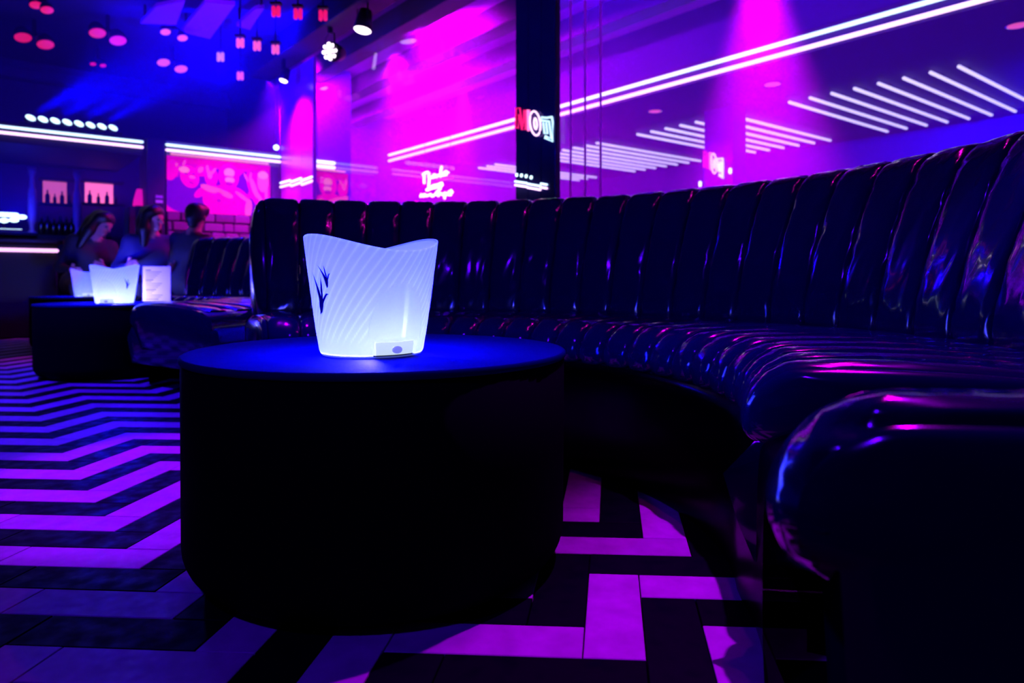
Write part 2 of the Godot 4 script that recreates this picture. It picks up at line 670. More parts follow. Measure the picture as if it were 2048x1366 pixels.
var faint := 0.0                        # light painted into the tone along the raised flute ridges

func shell_point(ph: float, v: float, inner: bool) -> Vector3:
	# ph = 0 is the low front lip; v runs from the foot to the rim
	var h := v * rim_height(ph)
	var r := bucket_radius(h) - (0.003 if inner else 0.0)
	if v < 0.03:
		r -= 0.004 * (1.0 - v / 0.03)
	# fine swept flutes, left out of the smooth arch over the battery drawer
	var arch := sqrt(pow(ph / 0.56, 2.0) + pow(maxf(h - 0.03, 0.0) / 0.115, 2.0))
	if not inner:
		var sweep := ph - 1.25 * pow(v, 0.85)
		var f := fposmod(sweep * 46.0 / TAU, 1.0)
		faint = pow(absf(f * 2.0 - 1.0), 5.0) * smoothstep(0.96, 1.04, arch) * smoothstep(0.10, 0.2, v)
		r += 0.0012 * faint
		if arch < 1.0 and h > 0.035:
			r -= 0.0012
	if h < 0.033 and h > 0.003 and absf(ph) < 0.47:
		r -= 0.008
	return Vector3(r * sin(ph), h, r * cos(ph))

func bird(parent: Node, ph: float, h: float, size: float, tilt: float):
	# a printed bird with raised wings, lying just proud of the shell
	var c := cos(tilt)
	var s := sin(tilt)
	var spread := func(p: Vector2) -> Vector3:
		var q := Vector2(p.x * c - p.y * s, p.x * s + p.y * c) * size
		var hh: float = h + q.y
		var r := bucket_radius(hh) + 0.0018
		var a: float = ph + q.x / r
		return Vector3(r * sin(a), hh, r * cos(a))
	var shapes := [
		[Vector2(-0.10, 0.02), Vector2(-0.16, 0.25), Vector2(-0.34, 0.72), Vector2(-0.50, 1.0), Vector2(-0.26, 0.72), Vector2(-0.04, 0.38), Vector2(0.06, 0.16)],
		[Vector2(0.04, 0.18), Vector2(0.00, 0.45), Vector2(0.02, 0.90), Vector2(0.10, 0.62), Vector2(0.12, 0.30), Vector2(0.12, 0.14)],
		[Vector2(-0.06, -0.42), Vector2(-0.10, -0.10), Vector2(-0.10, 0.06), Vector2(0.06, 0.18), Vector2(0.16, 0.10), Vector2(0.14, -0.12), Vector2(0.06, -0.34)],
		[Vector2(0.10, 0.12), Vector2(0.24, 0.30), Vector2(0.30, 0.36), Vector2(0.42, 0.35), Vector2(0.32, 0.28), Vector2(0.20, 0.08), Vector2(0.16, 0.0)],
	]
	var st := stool()
	st.set_smooth_group(-1)
	for sh in shapes:
		var poly := PackedVector2Array(sh)
		var tri := Geometry2D.triangulate_polygon(poly)
		for i in range(0, tri.size(), 3):
			var q := [poly[tri[i]], poly[tri[i + 1]], poly[tri[i + 2]]]
			if (q[1] - q[0]).cross(q[2] - q[0]) > 0:
				q.reverse()
			for v in q:
				st.add_vertex(spread.call(v))
	st.generate_normals()
	obj("printed_bird", st.commit(), M.ink, parent)

func make_bucket(label: String, turn: float, where: Vector3, group: String) -> Node3D:
	M.ink = mat(Color(0.02, 0.02, 0.75), 0.5)
	M.shell = mat(Color(0.74, 0.84, 0.9), 0.45)
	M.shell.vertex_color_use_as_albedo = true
	M.shell.backlight_enabled = true
	M.shell.backlight = Color(1, 1, 1)
	M.shell.emission_enabled = true
	M.shell.emission = Color(0.42, 0.50, 1.0)
	M.shell.emission_energy_multiplier = 0.5
	M.knob = glow(Color(0.50, 0.52, 1.0), 0.8)  # the knob is no lamp; its brightness is put in as glow
	var t := thing("light_up_ice_bucket", label, "ice bucket", Transform3D(Basis(Vector3.UP, turn), where), group)
	var outer := []
	var inner := []
	var tone := []
	var tone_in := []
	for i in 49:
		var v := i / 48.0
		if i in [0, 1, 2]:
			v = [0.0, 0.012, 0.016][i]
		elif i < 12:
			v = lerpf(0.02, 0.22, (i - 3) / 8.0)
		elif i >= 12:
			v = lerpf(0.22, 1.0, (i - 11) / 37.0)
		var a := []
		var b := []
		var ca := []
		var cb := []
		for j in 570:
			var ph := TAU * j / 570.0
			if ph > PI:
				ph -= TAU
			faint = 0.0
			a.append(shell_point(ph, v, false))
			ca.append(0.66 + 0.34 * faint)  # ridges paler: light through the plastic painted into the tone
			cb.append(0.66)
			b.append(shell_point(ph, maxf(v, 0.03), true))
		outer.append(a)
		inner.append(b)
		tone.append(ca)
		tone_in.append(cb)
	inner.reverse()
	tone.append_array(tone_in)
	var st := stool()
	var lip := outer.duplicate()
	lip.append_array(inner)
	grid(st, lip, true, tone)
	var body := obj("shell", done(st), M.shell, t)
	obj("floor_disc", lathe([Vector2(0.0, 0.002), Vector2(0.097, 0.002), Vector2(0.0985, 0.005), Vector2(0.0, 0.0055)], 48), M.black, t)
	var drawer := stool()
	var rows := []
	for k in 4:
		var row := []
		for j in 15:
			var ph := lerpf(-0.42, 0.42, j / 14.0)
			var inset: float = [0.0, 0.0025, 0.0025, 0.0][k]
			var hh: float = [0.0045, 0.006, 0.029, 0.0305][k]
			var r := bucket_radius(hh) - 0.0075 + inset
			row.append(Vector3(r * sin(ph), hh, r * cos(ph)))
		rows.append(row)
	grid(drawer, rows)
	var dm := glow(Color(0.84, 0.92, 1.0), 0.85)  # own glow put in for light passing through the drawer
	obj("battery_drawer", done(drawer), dm, t)
	obj("switch_knob", lathe([Vector2(0.0, 0.0), Vector2(0.0105, 0.0), Vector2(0.0105, 0.004), Vector2(0.009, 0.0062), Vector2(0.0, 0.0066)], 24), M.knob, t, Transform3D(Basis(Vector3.RIGHT, PI / 2).scaled(Vector3(1, 0.7, 1)), Vector3(0, 0.015, bucket_radius(0.015) - 0.0062)))
	bird(body, -1.42, 0.108, 0.056, -0.12)
	bird(body, -1.24, 0.150, 0.034, 0.16)
	bird(body, 1.05, 0.11, 0.05, 0.0)
	return t

func tables():
	drum_table("nearest and largest round black drum table with blue lit top", -0.289, 1.538)
	drum_table("round black drum table with two lit things on it, left of the booth", -2.55, 4.4)
	drum_table("farthest round black drum table, half hidden at the left", -3.75, 6.1)
	bucket0 = make_bucket("large glowing white ice bucket with wavy rim and blue printed birds, on the nearest table", 0.69, Vector3(-0.290, 0.4455, -1.44), "light-up ice buckets")
	bucket_light(bucket0, 1.0)
	for s in [["small glowing white ice bucket beside the menu card on the second table", 0.05, Vector3(-2.475, 0.4455, -4.33), 1.0], ["glowing white ice bucket on the farthest table, partly behind another bucket", 0.5, Vector3(-3.62, 0.4455, -5.95), 0.8]]:
		var c: Node3D = bucket0.duplicate()
		c.name = numbered("light_up_ice_bucket")
		add_child(c)
		c.transform = Transform3D(Basis(Vector3.UP, s[1]), s[2])
		c.set_meta("label", s[0])
	# menu card standing behind the second bucket
	var t := thing("menu_card", "pale upright menu card standing on the second table, right of the small glowing bucket", "menu", Transform3D(Basis(Vector3.UP, 0.12), Vector3(-2.31, 0.4455, -4.52)))
	var im := Image.create(96, 160, false, Image.FORMAT_RGB8)
	im.fill(Color(0.80, 0.74, 0.92))
	for k in 16:
		var w := 18 + (k * 37) % 44
		im.fill_rect(Rect2i(10, 14 + k * 9, w, 3 if k % 5 else 5), Color(0.35, 0.28, 0.75))
	var m := mat(Color.WHITE, 0.5)
	m.albedo_texture = ImageTexture.create_from_image(im)
	var st := stool()
	st.set_smooth_group(-1)
	for v in [[-0.085, 0.008, 0, 1], [-0.085, 0.232, 0, 0], [0.085, 0.232, 1, 0], [-0.085, 0.008, 0, 1], [0.085, 0.232, 1, 0], [0.085, 0.008, 1, 1]]:
		st.set_uv(Vector2(v[2], v[3]))
		st.add_vertex(Vector3(v[0], v[1], 0.003))
	st.generate_normals()
	obj("card", box(Vector3(-0.087, 0.006, -0.002), Vector3(0.087, 0.234, 0.0022), 0.001), mat(Color(0.8, 0.76, 0.9), 0.5), t)
	obj("printed_page", st.commit(), m, t)
	obj("foot", box(Vector3(-0.07, 0.0, -0.03), Vector3(0.07, 0.008, 0.03), 0.002), M.chrome, t)

func bucket_light(parent: Node, k: float):
	omni("bucket_led", Vector3(0, 0.032, 0), Color(0.74, 0.70, 1.0), 0.225 * k, 0.02, parent)
	omni("bucket_glow", Vector3(0, 0.12, 0), Color(0.0, 0.0, 1.0), 0.95 * k, 0.04, parent)

# ---------------------------------------------------------------- the bar at the far left

func bar():
	var f := bar_frame()
	var xl := B(-420, 250, 0).x
	var xa := B(284, 283, 0).x
	var xb := B(333, 290, 0).x
	# the dropped canopy over the bar
	var t := thing("bar_canopy", "dark dropped canopy over the bar carrying the double light lines", "canopy", f)
	obj("canopy_box", box(Vector3(xl, 2.06, -1.9), Vector3(xa + 0.04, 2.25, -0.03), 0.01), M.dark, t)
	obj("fascia", box(Vector3(xl, 2.03, -0.03), Vector3(xa + 0.02, 2.235, -0.012), 0.004), M.black, t)
	var rows := [[2.186, M.tube_blue, "bluish white", "upper"], [2.124, M.tube_pink, "pinkish white", "lower"]]
	for r in rows:
		tag(obj("neon_tube", tube([Vector3(xl, r[0], 0.012), Vector3(xa, r[0], 0.012)], 0.015), r[1], self, f), "%s %s one of two long light tubes left of the dark bar column" % [r[3], r[2]], "neon tube", "light tubes on the bar canopy")
		tag(obj("neon_tube", tube([Vector3(xb, r[0], 0.012), Vector3(-0.02, r[0], 0.012)], 0.015), r[1], self, f), "%s of the two %s light tubes above the pink mural" % [r[3], r[2]], "neon tube", "light tubes above the mural")
	# the batten of eight round lamps standing on the canopy
	var bt := thing("light_batten", "batten of eight round bluish white lamps in a row on the bar canopy", "stage light", f)
	var dots := [[61, 236], [86, 239], [110, 242], [133.5, 245], [157.5, 248], [180.5, 250.5], [203.5, 253.5], [226, 256]]
	var p0 := B(dots[0][0], dots[0][1], -0.04)
	var p1 := B(dots[7][0], dots[7][1], -0.04)
	obj("rail", box(Vector3(p0.x - 0.1, 2.25, -0.11), Vector3(p1.x + 0.1, 2.275, -0.03), 0.005), M.black, bt)
	for i in 8:
		var p := p0.lerp(p1, i / 7.0)
		var tf := Transform3D(Basis(Vector3.UP, 0.35) * Basis(Vector3.RIGHT, 0.85), p)
		obj("housing", lathe([Vector2(0.0, -0.07), Vector2(0.04, -0.07), Vector2(0.052, -0.03), Vector2(0.055, 0.0), Vector2(0.05, 0.0), Vector2(0.0, -0.004)], 20), M.black, bt, tf)
		obj("lens", lathe([Vector2(0.0, 0.001), Vector2(0.048, 0.001), Vector2(0.046, 0.007), Vector2(0.0, 0.012)], 20), M.dot, bt, tf)
	for i in [0, 2, 4, 6]:
		var q: Vector3 = (f * at(p0.lerp(p1, i / 7.0) + Vector3(0.04, 0.05, 0.06))).origin
		spot("batten_beam", q, q + Vector3(1.5, 0.85, -0.1), BLUE, 45.0, 10.0, 0.04, 0.7)
	# dark column between the bar and the mural
	t = thing("bar_column", "dark blue square column between the bar and the pink mural", "column", f)
	obj("shaft", box(Vector3(xa + 0.045, 0, -0.4), Vector3(xb - 0.015, 2.25, 0.01), 0.01), mat(Color(0.04, 0.02, 0.2), 0.6), t)
	obj("base_block", box(Vector3(xa + 0.02, 0, -0.42), Vector3(xb - 0.005, 0.15, 0.03), 0.01), M.dark, t)
	var s := thing("notice_panel", "small lit panel with two pale bars on the dark column", "panel", f)
	var q0 := B(309, 407, 0.02)
	var q1 := B(331, 388, 0.02)
	obj("plate", box(Vector3(q0.x, q0.y, 0.011), Vector3(q1.x - 0.02, q1.y, 0.02), 0.003), M.dark, s)
	obj("blue_bar", box(Vector3(q0.x + 0.01, q0.y + 0.065, 0.021), Vector3(q1.x - 0.03, q0.y + 0.1, 0.026), 0.002), glow(Color(0.1, 0.1, 1.0), 0.5), s)
	obj("violet_bar", box(Vector3(q0.x + 0.01, q0.y + 0.008, 0.021), Vector3(q1.x - 0.03, q0.y + 0.045, 0.026), 0.002), glow(Color(0.55, 0.2, 1.0), 0.6), s)
	mural_wall(f, xb)
	# back bar
	t = thing("back_bar", "dark back bar with two lit niches behind the bar counter", "back bar", f)
	var zb := -2.0
	obj("carcass", box(Vector3(xl, 0, -2.28), Vector3(xa - 0.05, 1.16, zb + 0.3), 0.01), M.dark, t)
	var niches := [[86, 366, 144, 407, 0.8], [170, 370, 236, 407, 1.7]]
	for nn in niches:
		var a := B(nn[0], nn[3], zb)
		var b := B(nn[2], nn[1], zb)
		var g := glow(Color(1.0, 0.42, 0.72), nn[4])
		obj("niche_frame", box(Vector3(a.x - 0.05, b.y, zb - 0.02), Vector3(b.x + 0.05, b.y + 0.03, zb + 0.16), 0.004), M.black, t)
		var pane := obj("niche_light", box(Vector3(a.x, a.y + 0.01, zb - 0.02), Vector3(b.x - 0.06, b.y, zb), 0.004), g, t)
		pane.set_meta("label", "glowing pink niche back")
		obj("shelf", box(Vector3(a.x - 0.05, a.y - 0.025, zb - 0.02), Vector3(b.x + 0.05, a.y, zb + 0.2), 0.004), M.black, t)
		var n := 4
		for i in n:
			bottle(f, Vector3(lerpf(a.x + 0.03, b.x - 0.02, (i + 0.15) / (n - 0.6)), a.y, zb + 0.08), "dark bottle, %s from the left in the %s pink niche of the back bar" % [ORD[i], "left" if nn[0] < 100 else "right"], "bottles in the %s niche" % ("left" if nn[0] < 100 else "right"), rng.randf_range(0.13, 0.19))
	var la := B(84, 460, zb + 0.25)
	var lb := B(146, 460, zb + 0.25)
	for i in 6:
		bottle(f, Vector3(lerpf(la.x, lb.x, i / 5.0), 1.16, zb + 0.2), "bottle on the back bar counter between the posts, %s from the left" % ORD[i], "bottles on the back bar counter", rng.randf_range(0.22, 0.28))
	# turned posts
	for pp in [[65, 350, 466, "left"], [156, 362, 466, "right"]]:
		var pt := thing("turned_post", "%s of two lavender turned posts on the back bar" % pp[3], "post", f * at(Vector3(B(pp[0], pp[2], zb + 0.3).x, 1.16, zb + 0.22)), "turned posts")
		obj("post", lathe([Vector2(0.0, 0.0), Vector2(0.05, 0.0), Vector2(0.05, 0.03), Vector2(0.026, 0.06), Vector2(0.03, 0.12), Vector2(0.046, 0.17), Vector2(0.05, 0.36), Vector2(0.046, 0.56), Vector2(0.03, 0.62), Vector2(0.026, 0.74), Vector2(0.045, 0.80), Vector2(0.05, 0.86), Vector2(0.0, 0.86)], 20), mat(Color(0.62, 0.5, 0.8), 0.5), pt)
	# counter with its pink light strip
	t = thing("bar_counter", "long dark bar counter at the far left edge", "bar counter", f)
	var xe := B(116, 500, 0.5).x
	obj("body", box(Vector3(xl, 0, -0.1), Vector3(xe, 0.95, 0.46), 0.01), M.black, t)
	obj("countertop", box(Vector3(xl, 0.95, -0.16), Vector3(xe + 0.05, 1.0, 0.56), 0.012), mat(Color(0.05, 0.05, 0.06), 0.3), t)
	tag(obj("neon_tube", tube([Vector3(xl, 0.885, 0.485), Vector3(xe - 0.01, 0.885, 0.485)], 0.019), glow(Color(1.0, 0.72, 1.0), 1.7), self, f), "pale pink light strip under the edge of the bar counter", "light strip")
	# glowing lamp at the far left: a bar over oval bulbs
	t = thing("bar_lamp", "bluish white lamp of one bar and three oval bulbs at the left edge", "lamp", f)
	var zl := -1.35
	var a0 := B(-16, 428, zl)
	var a1 := B(33, 430, zl)
	obj("base", box(Vector3(a0.x, 1.16, zl - 0.05), Vector3(a1.x + 0.06, 1.2, zl + 0.03), 0.008), M.chrome, t)
	obj("stem", box(Vector3(a0.x + 0.1, 1.2, zl - 0.04), Vector3(a0.x + 0.13, a0.y, zl - 0.02), 0.004), M.chrome, t)
	obj("glowing_bar", tube([a0, a1], 0.026), M.dot, t)
	for o in [[8, 441], [28, 440], [44, 434]]:
		var pb := B(o[0], o[1], zl)
		var bulb := SphereMesh.new()
		bulb.radius = 0.05
		bulb.height = 0.055
		obj("oval_bulb", bulb, M.dot, t, at(pb))
	omni("bar_lamp_light", (f * at(a1 + Vector3(0, 0.05, 0.15))).origin, Color(0.05, 0.05, 1.0), 0.5, 0.1)
	obj("shelf", box(Vector3(xl, 1.12, zl - 0.4), Vector3(B(75, 450, zl).x, 1.16, zl + 0.1), 0.005), M.dark, get_node("back_bar"))
	# tapered lamp that glows pink, on the pier at the end of the bar
	var pz := -0.25
	var pa := B(279, 412, pz)
	t = thing("tapered_lamp", "small tapered lamp glowing pink above the seated people", "lamp", f * at(Vector3(pa.x, pa.y, pz)))
	obj("shade", lathe([Vector2(0.0, 0.0), Vector2(0.072, 0.0), Vector2(0.066, 0.06), Vector2(0.045, 0.15), Vector2(0.03, 0.2), Vector2(0.0, 0.205)], 24), glow(Color(1.0, 0.05, 0.72), 0.85), t)
	obj("foot", lathe([Vector2(0.0, -0.02), Vector2(0.05, -0.02), Vector2(0.05, 0.0), Vector2(0.0, 0.0)], 20), M.black, t)
	t = thing("bar_pier", "dark pier at the end of the bar under the pink tapered lamp", "pier", f)
	obj("body", box(Vector3(pa.x - 0.14, 0, pz - 0.14), Vector3(pa.x + 0.1, pa.y - 0.02, pz + 0.14), 0.01), M.dark, t)
	obj("plinth", box(Vector3(pa.x - 0.15, 0, pz - 0.15), Vector3(pa.x + 0.11, 0.1, pz + 0.15), 0.01), M.black, t)

var bottle_mesh: ArrayMesh
var bottle_cap: ArrayMesh

func bottle(f: Transform3D, p: Vector3, label: String, group: String, h: float):
	if bottle_mesh == null:
		bottle_mesh = lathe([Vector2(0.0, 0.0), Vector2(0.15, 0.0), Vector2(0.16, 0.03), Vector2(0.16, 0.55), Vector2(0.13, 0.66), Vector2(0.06, 0.74), Vector2(0.055, 0.92), Vector2(0.0, 0.92)], 16)
		bottle_cap = lathe([Vector2(0.0, 0.9), Vector2(0.065, 0.9), Vector2(0.065, 1.0), Vector2(0.0, 1.0)], 12)
		M.bottle = mat(Color(0.08, 0.05, 0.10), 0.15)
		M.bottle_cap = mat(Color(0.3, 0.2, 0.3), 0.4)
	var t := thing("bottle", label, "bottle", f * Transform3D(Basis().scaled(Vector3.ONE * h), p), group)
	obj("body", bottle_mesh, M.bottle, t)
	obj("cap", bottle_cap, M.bottle_cap, t)

func mural_wall(f: Transform3D, xb: float):
	var x0 := xb + 0.005
	var x1 := B(541, 430, 0).x
	var top := 2.065
	var low := 1.40
	struct("wall_mural", box(Vector3(x0, 0, -0.25), Vector3(0.0, 2.24, -0.035)), mat(Color(0.35, 0.35, 0.42), 0.8), f)
	# the printed mural, lit from the strip over it
	var t := thing("mural", "pink printed mural of cheering people with raised hands under the light tubes", "mural", f)
	obj("panel", box(Vector3(x0, low, -0.034), Vector3(x1, top, -0.012), 0.003), M.dark, t)
	var im := mural_image()
	var m := glow(Color.WHITE, 0.95)
	m.albedo_texture = ImageTexture.create_from_image(im)
	m.emission_texture = m.albedo_texture
	m.emission_operator = BaseMaterial3D.EMISSION_OP_MULTIPLY
	var st := stool()
	st.set_smooth_group(-1)
	for v in [[x0, low, 0, 1], [x0, top, 0, 0], [x1, top, 1, 0], [x0, low, 0, 1], [x1, top, 1, 0], [x1, low, 1, 1]]:
		st.set_uv(Vector2(v[2], v[3]))
		st.add_vertex(Vector3(v[0], v[1], -0.011))
	st.generate_normals()
	obj("backlit_print", st.commit(), m, t)
	var xm := lerpf(x0, x1, 0.66)
	for s in [[x0 + 0.05, xm - 0.01, "longer left-hand"], [xm + 0.01, x1 - 0.03, "shorter right-hand"]]:
		tag(obj("light_strip", tube([Vector3(s[0], 2.085, -0.008), Vector3(s[1], 2.085, -0.008)], 0.014), M.tube_orange, self, f), "%s salmon light strip along the mural's top edge" % s[2], "light strip", "salmon strips over the mural")
	spot("mural_pink_light", (f * at(Vector3((x0 + x1) / 2 + 0.3, 2.6, 1.3))).origin, (f * at(Vector3((x0 + x1) / 2, 1.1, 0.0))).origin, Color(1.0, 0.0, 0.85), 8.0, 32.0, 0.03, 0.6)
	# rough stones under the mural
	var lows := thing("stone_wall", "low wall of rough stones lit pink under the mural", "wall", f)
	var stones := []
	for k in 3:
		stones.append(mat(Color(0.50 - 0.08 * k, 0.46 - 0.08 * k, 0.52 - 0.08 * k), 0.85))
	obj("mortar", box(Vector3(x0, 0.0, -0.033), Vector3(x1, low - 0.005, -0.02)), M.dark, lows)
	var y := 0.02
	while y < low - 0.1:
		var h := 0.115
		var x := x0 + rng.randf_range(-0.08, 0.0)
		while x < x1:
			var w := rng.randf_range(0.12, 0.24)
			var lo := maxf(x, x0)
			var hi := minf(x + w, x1)
			if hi - lo > 0.03:
				obj("stone", box(Vector3(lo + 0.006, y + 0.006, -0.03), Vector3(hi - 0.006, y + h - 0.006, rng.randf_range(0.0, 0.02)), 0.012), stones[rng.randi() % 3], lows)
			x += w
		y += h
	# ribbed dark curtain between the mural and the mirrored pillar
	t = thing("ribbed_panel", "dark violet ribbed panel right of the mural", "panel", f)
	for i in 6:
		var x := lerpf(x1 + 0.01, -0.03, i / 6.0)
		obj("rib", box(Vector3(x, 0.0, -0.035), Vector3(x + 0.022, 2.06, 0.0), 0.006), mat(Color(0.25, 0.2, 0.4), 0.5), t)
	var gl := SphereMesh.new()
	gl.radius = 0.036
	gl.height = 0.072
	t = thing("globe_lamp", "tiny round white globe lamp above the right end of the mural's tubes", "lamp", f * at(B(552.5, 295, -0.0)))
	obj("globe", gl, M.dot, t)
	obj("bracket", box(Vector3(-0.012, -0.012, -0.06), Vector3(0.012, 0.012, -0.02)), M.black, t)

func ell(im: Image, cx: float, cy: float, rx: float, ry: float, tilt: float, c: Color):
	var w := im.get_width()
	var h := im.get_height()
	var r := maxf(rx, ry)
	for y in range(maxi(0, int(cy - r)), mini(h, int(cy + r) + 1)):
		for x in range(maxi(0, int(cx - r)), mini(w, int(cx + r) + 1)):
			var d := Vector2(x - cx, y - cy).rotated(-tilt)
			if pow(d.x / rx, 2) + pow(d.y / ry, 2) < 1.0:
				im.set_pixel(x, y, c)

func mural_image() -> Image:
	# the print: a crowd in pinks, two large heads, raised hands with spread fingers
	var im := Image.create(416, 220, false, Image.FORMAT_RGB8)
	var bg := Color(0.86, 0.0, 0.72)
	var deep := Color(0.42, 0.0, 0.72)
	var mid := Color(1.0, 0.0, 0.75)
	var light := Color(1.0, 0.30, 0.72)
	var pale := Color(1.0, 0.50, 0.74)
	im.fill(bg)
	im.fill_rect(Rect2i(0, 0, 416, 26), Color(0.92, 0.0, 0.66))
	for d in [[60, 150, 80, 70, 0.2], [100, 90, 60, 40, 0.5], [20, 110, 40, 20, 0.3], [195, 70, 20, 34, 0.0], [300, 95, 30, 60, 0.3], [130, 190, 60, 60, 0.0], [330, 190, 24, 44, 0.0]]:
		ell(im, d[0], d[1], d[2], d[3], d[4], deep)
	for d in [[16, 56, 26, 42, 0.2], [38, 34, 10, 14, 0.0], [66, 26, 8, 22, 0.3], [130, 48, 22, 24, 0.6], [170, 70, 26, 40, 0.0], [240, 62, 42, 54, 0.0], [230, 160, 95, 62, 0.0], [85, 76, 36, 46, -0.35], [355, 120, 26, 90, -0.4], [390, 170, 22, 70, 0.0], [135, 130, 40, 16, -0.7], [205, 215, 70, 20, 0.0]]:
		ell(im, d[0], d[1], d[2], d[3], d[4], mid)
	for d in [[36, 33, 5, 8, 0.1], [64, 24, 4, 13, 0.35], [128, 44, 9, 14, 0.6], [155, 40, 5, 18, -0.1], [178, 46, 5, 17, 0.6], [164, 62, 9, 16, 0.0], [95, 77, 12, 6, 0.1], [160, 118, 34, 12, 0.35], [200, 122, 40, 7, 0.3], [232, 137, 26, 11, 0.4], [300, 144, 40, 7, 0.6], [322, 190, 14, 40, 0.1], [312, 60, 4, 20, -0.5], [330, 55, 4, 20, 0.15], [345, 100, 10, 46, -0.35], [375, 150, 7, 50, -0.55], [384, 70, 24, 46, 0.0], [398, 110, 6, 50, 0.0]]:
		ell(im, d[0], d[1], d[2], d[3], d[4], light)
	for d in [[64, 50, 20, 12, 0.05], [242, 46, 21, 18, 0.0], [244, 76, 19, 12, 0.0], [384, 44, 22, 16, 0.0]]:
		ell(im, d[0], d[1], d[2], d[3], d[4], pale)
	for d in [[72, 66, 9, 4, 0.1], [100, 64, 8, 4, 0.2], [240, 62, 22, 3, 0.05], [92, 100, 12, 5, 0.4], [242, 92, 17, 9, 0.0], [200, 164, 10, 9, 0.0]]:
		ell(im, d[0], d[1], d[2], d[3], d[4], Color(0.75, 0.0, 0.72))
	return im

# ---------------------------------------------------------------- hung from the ceiling

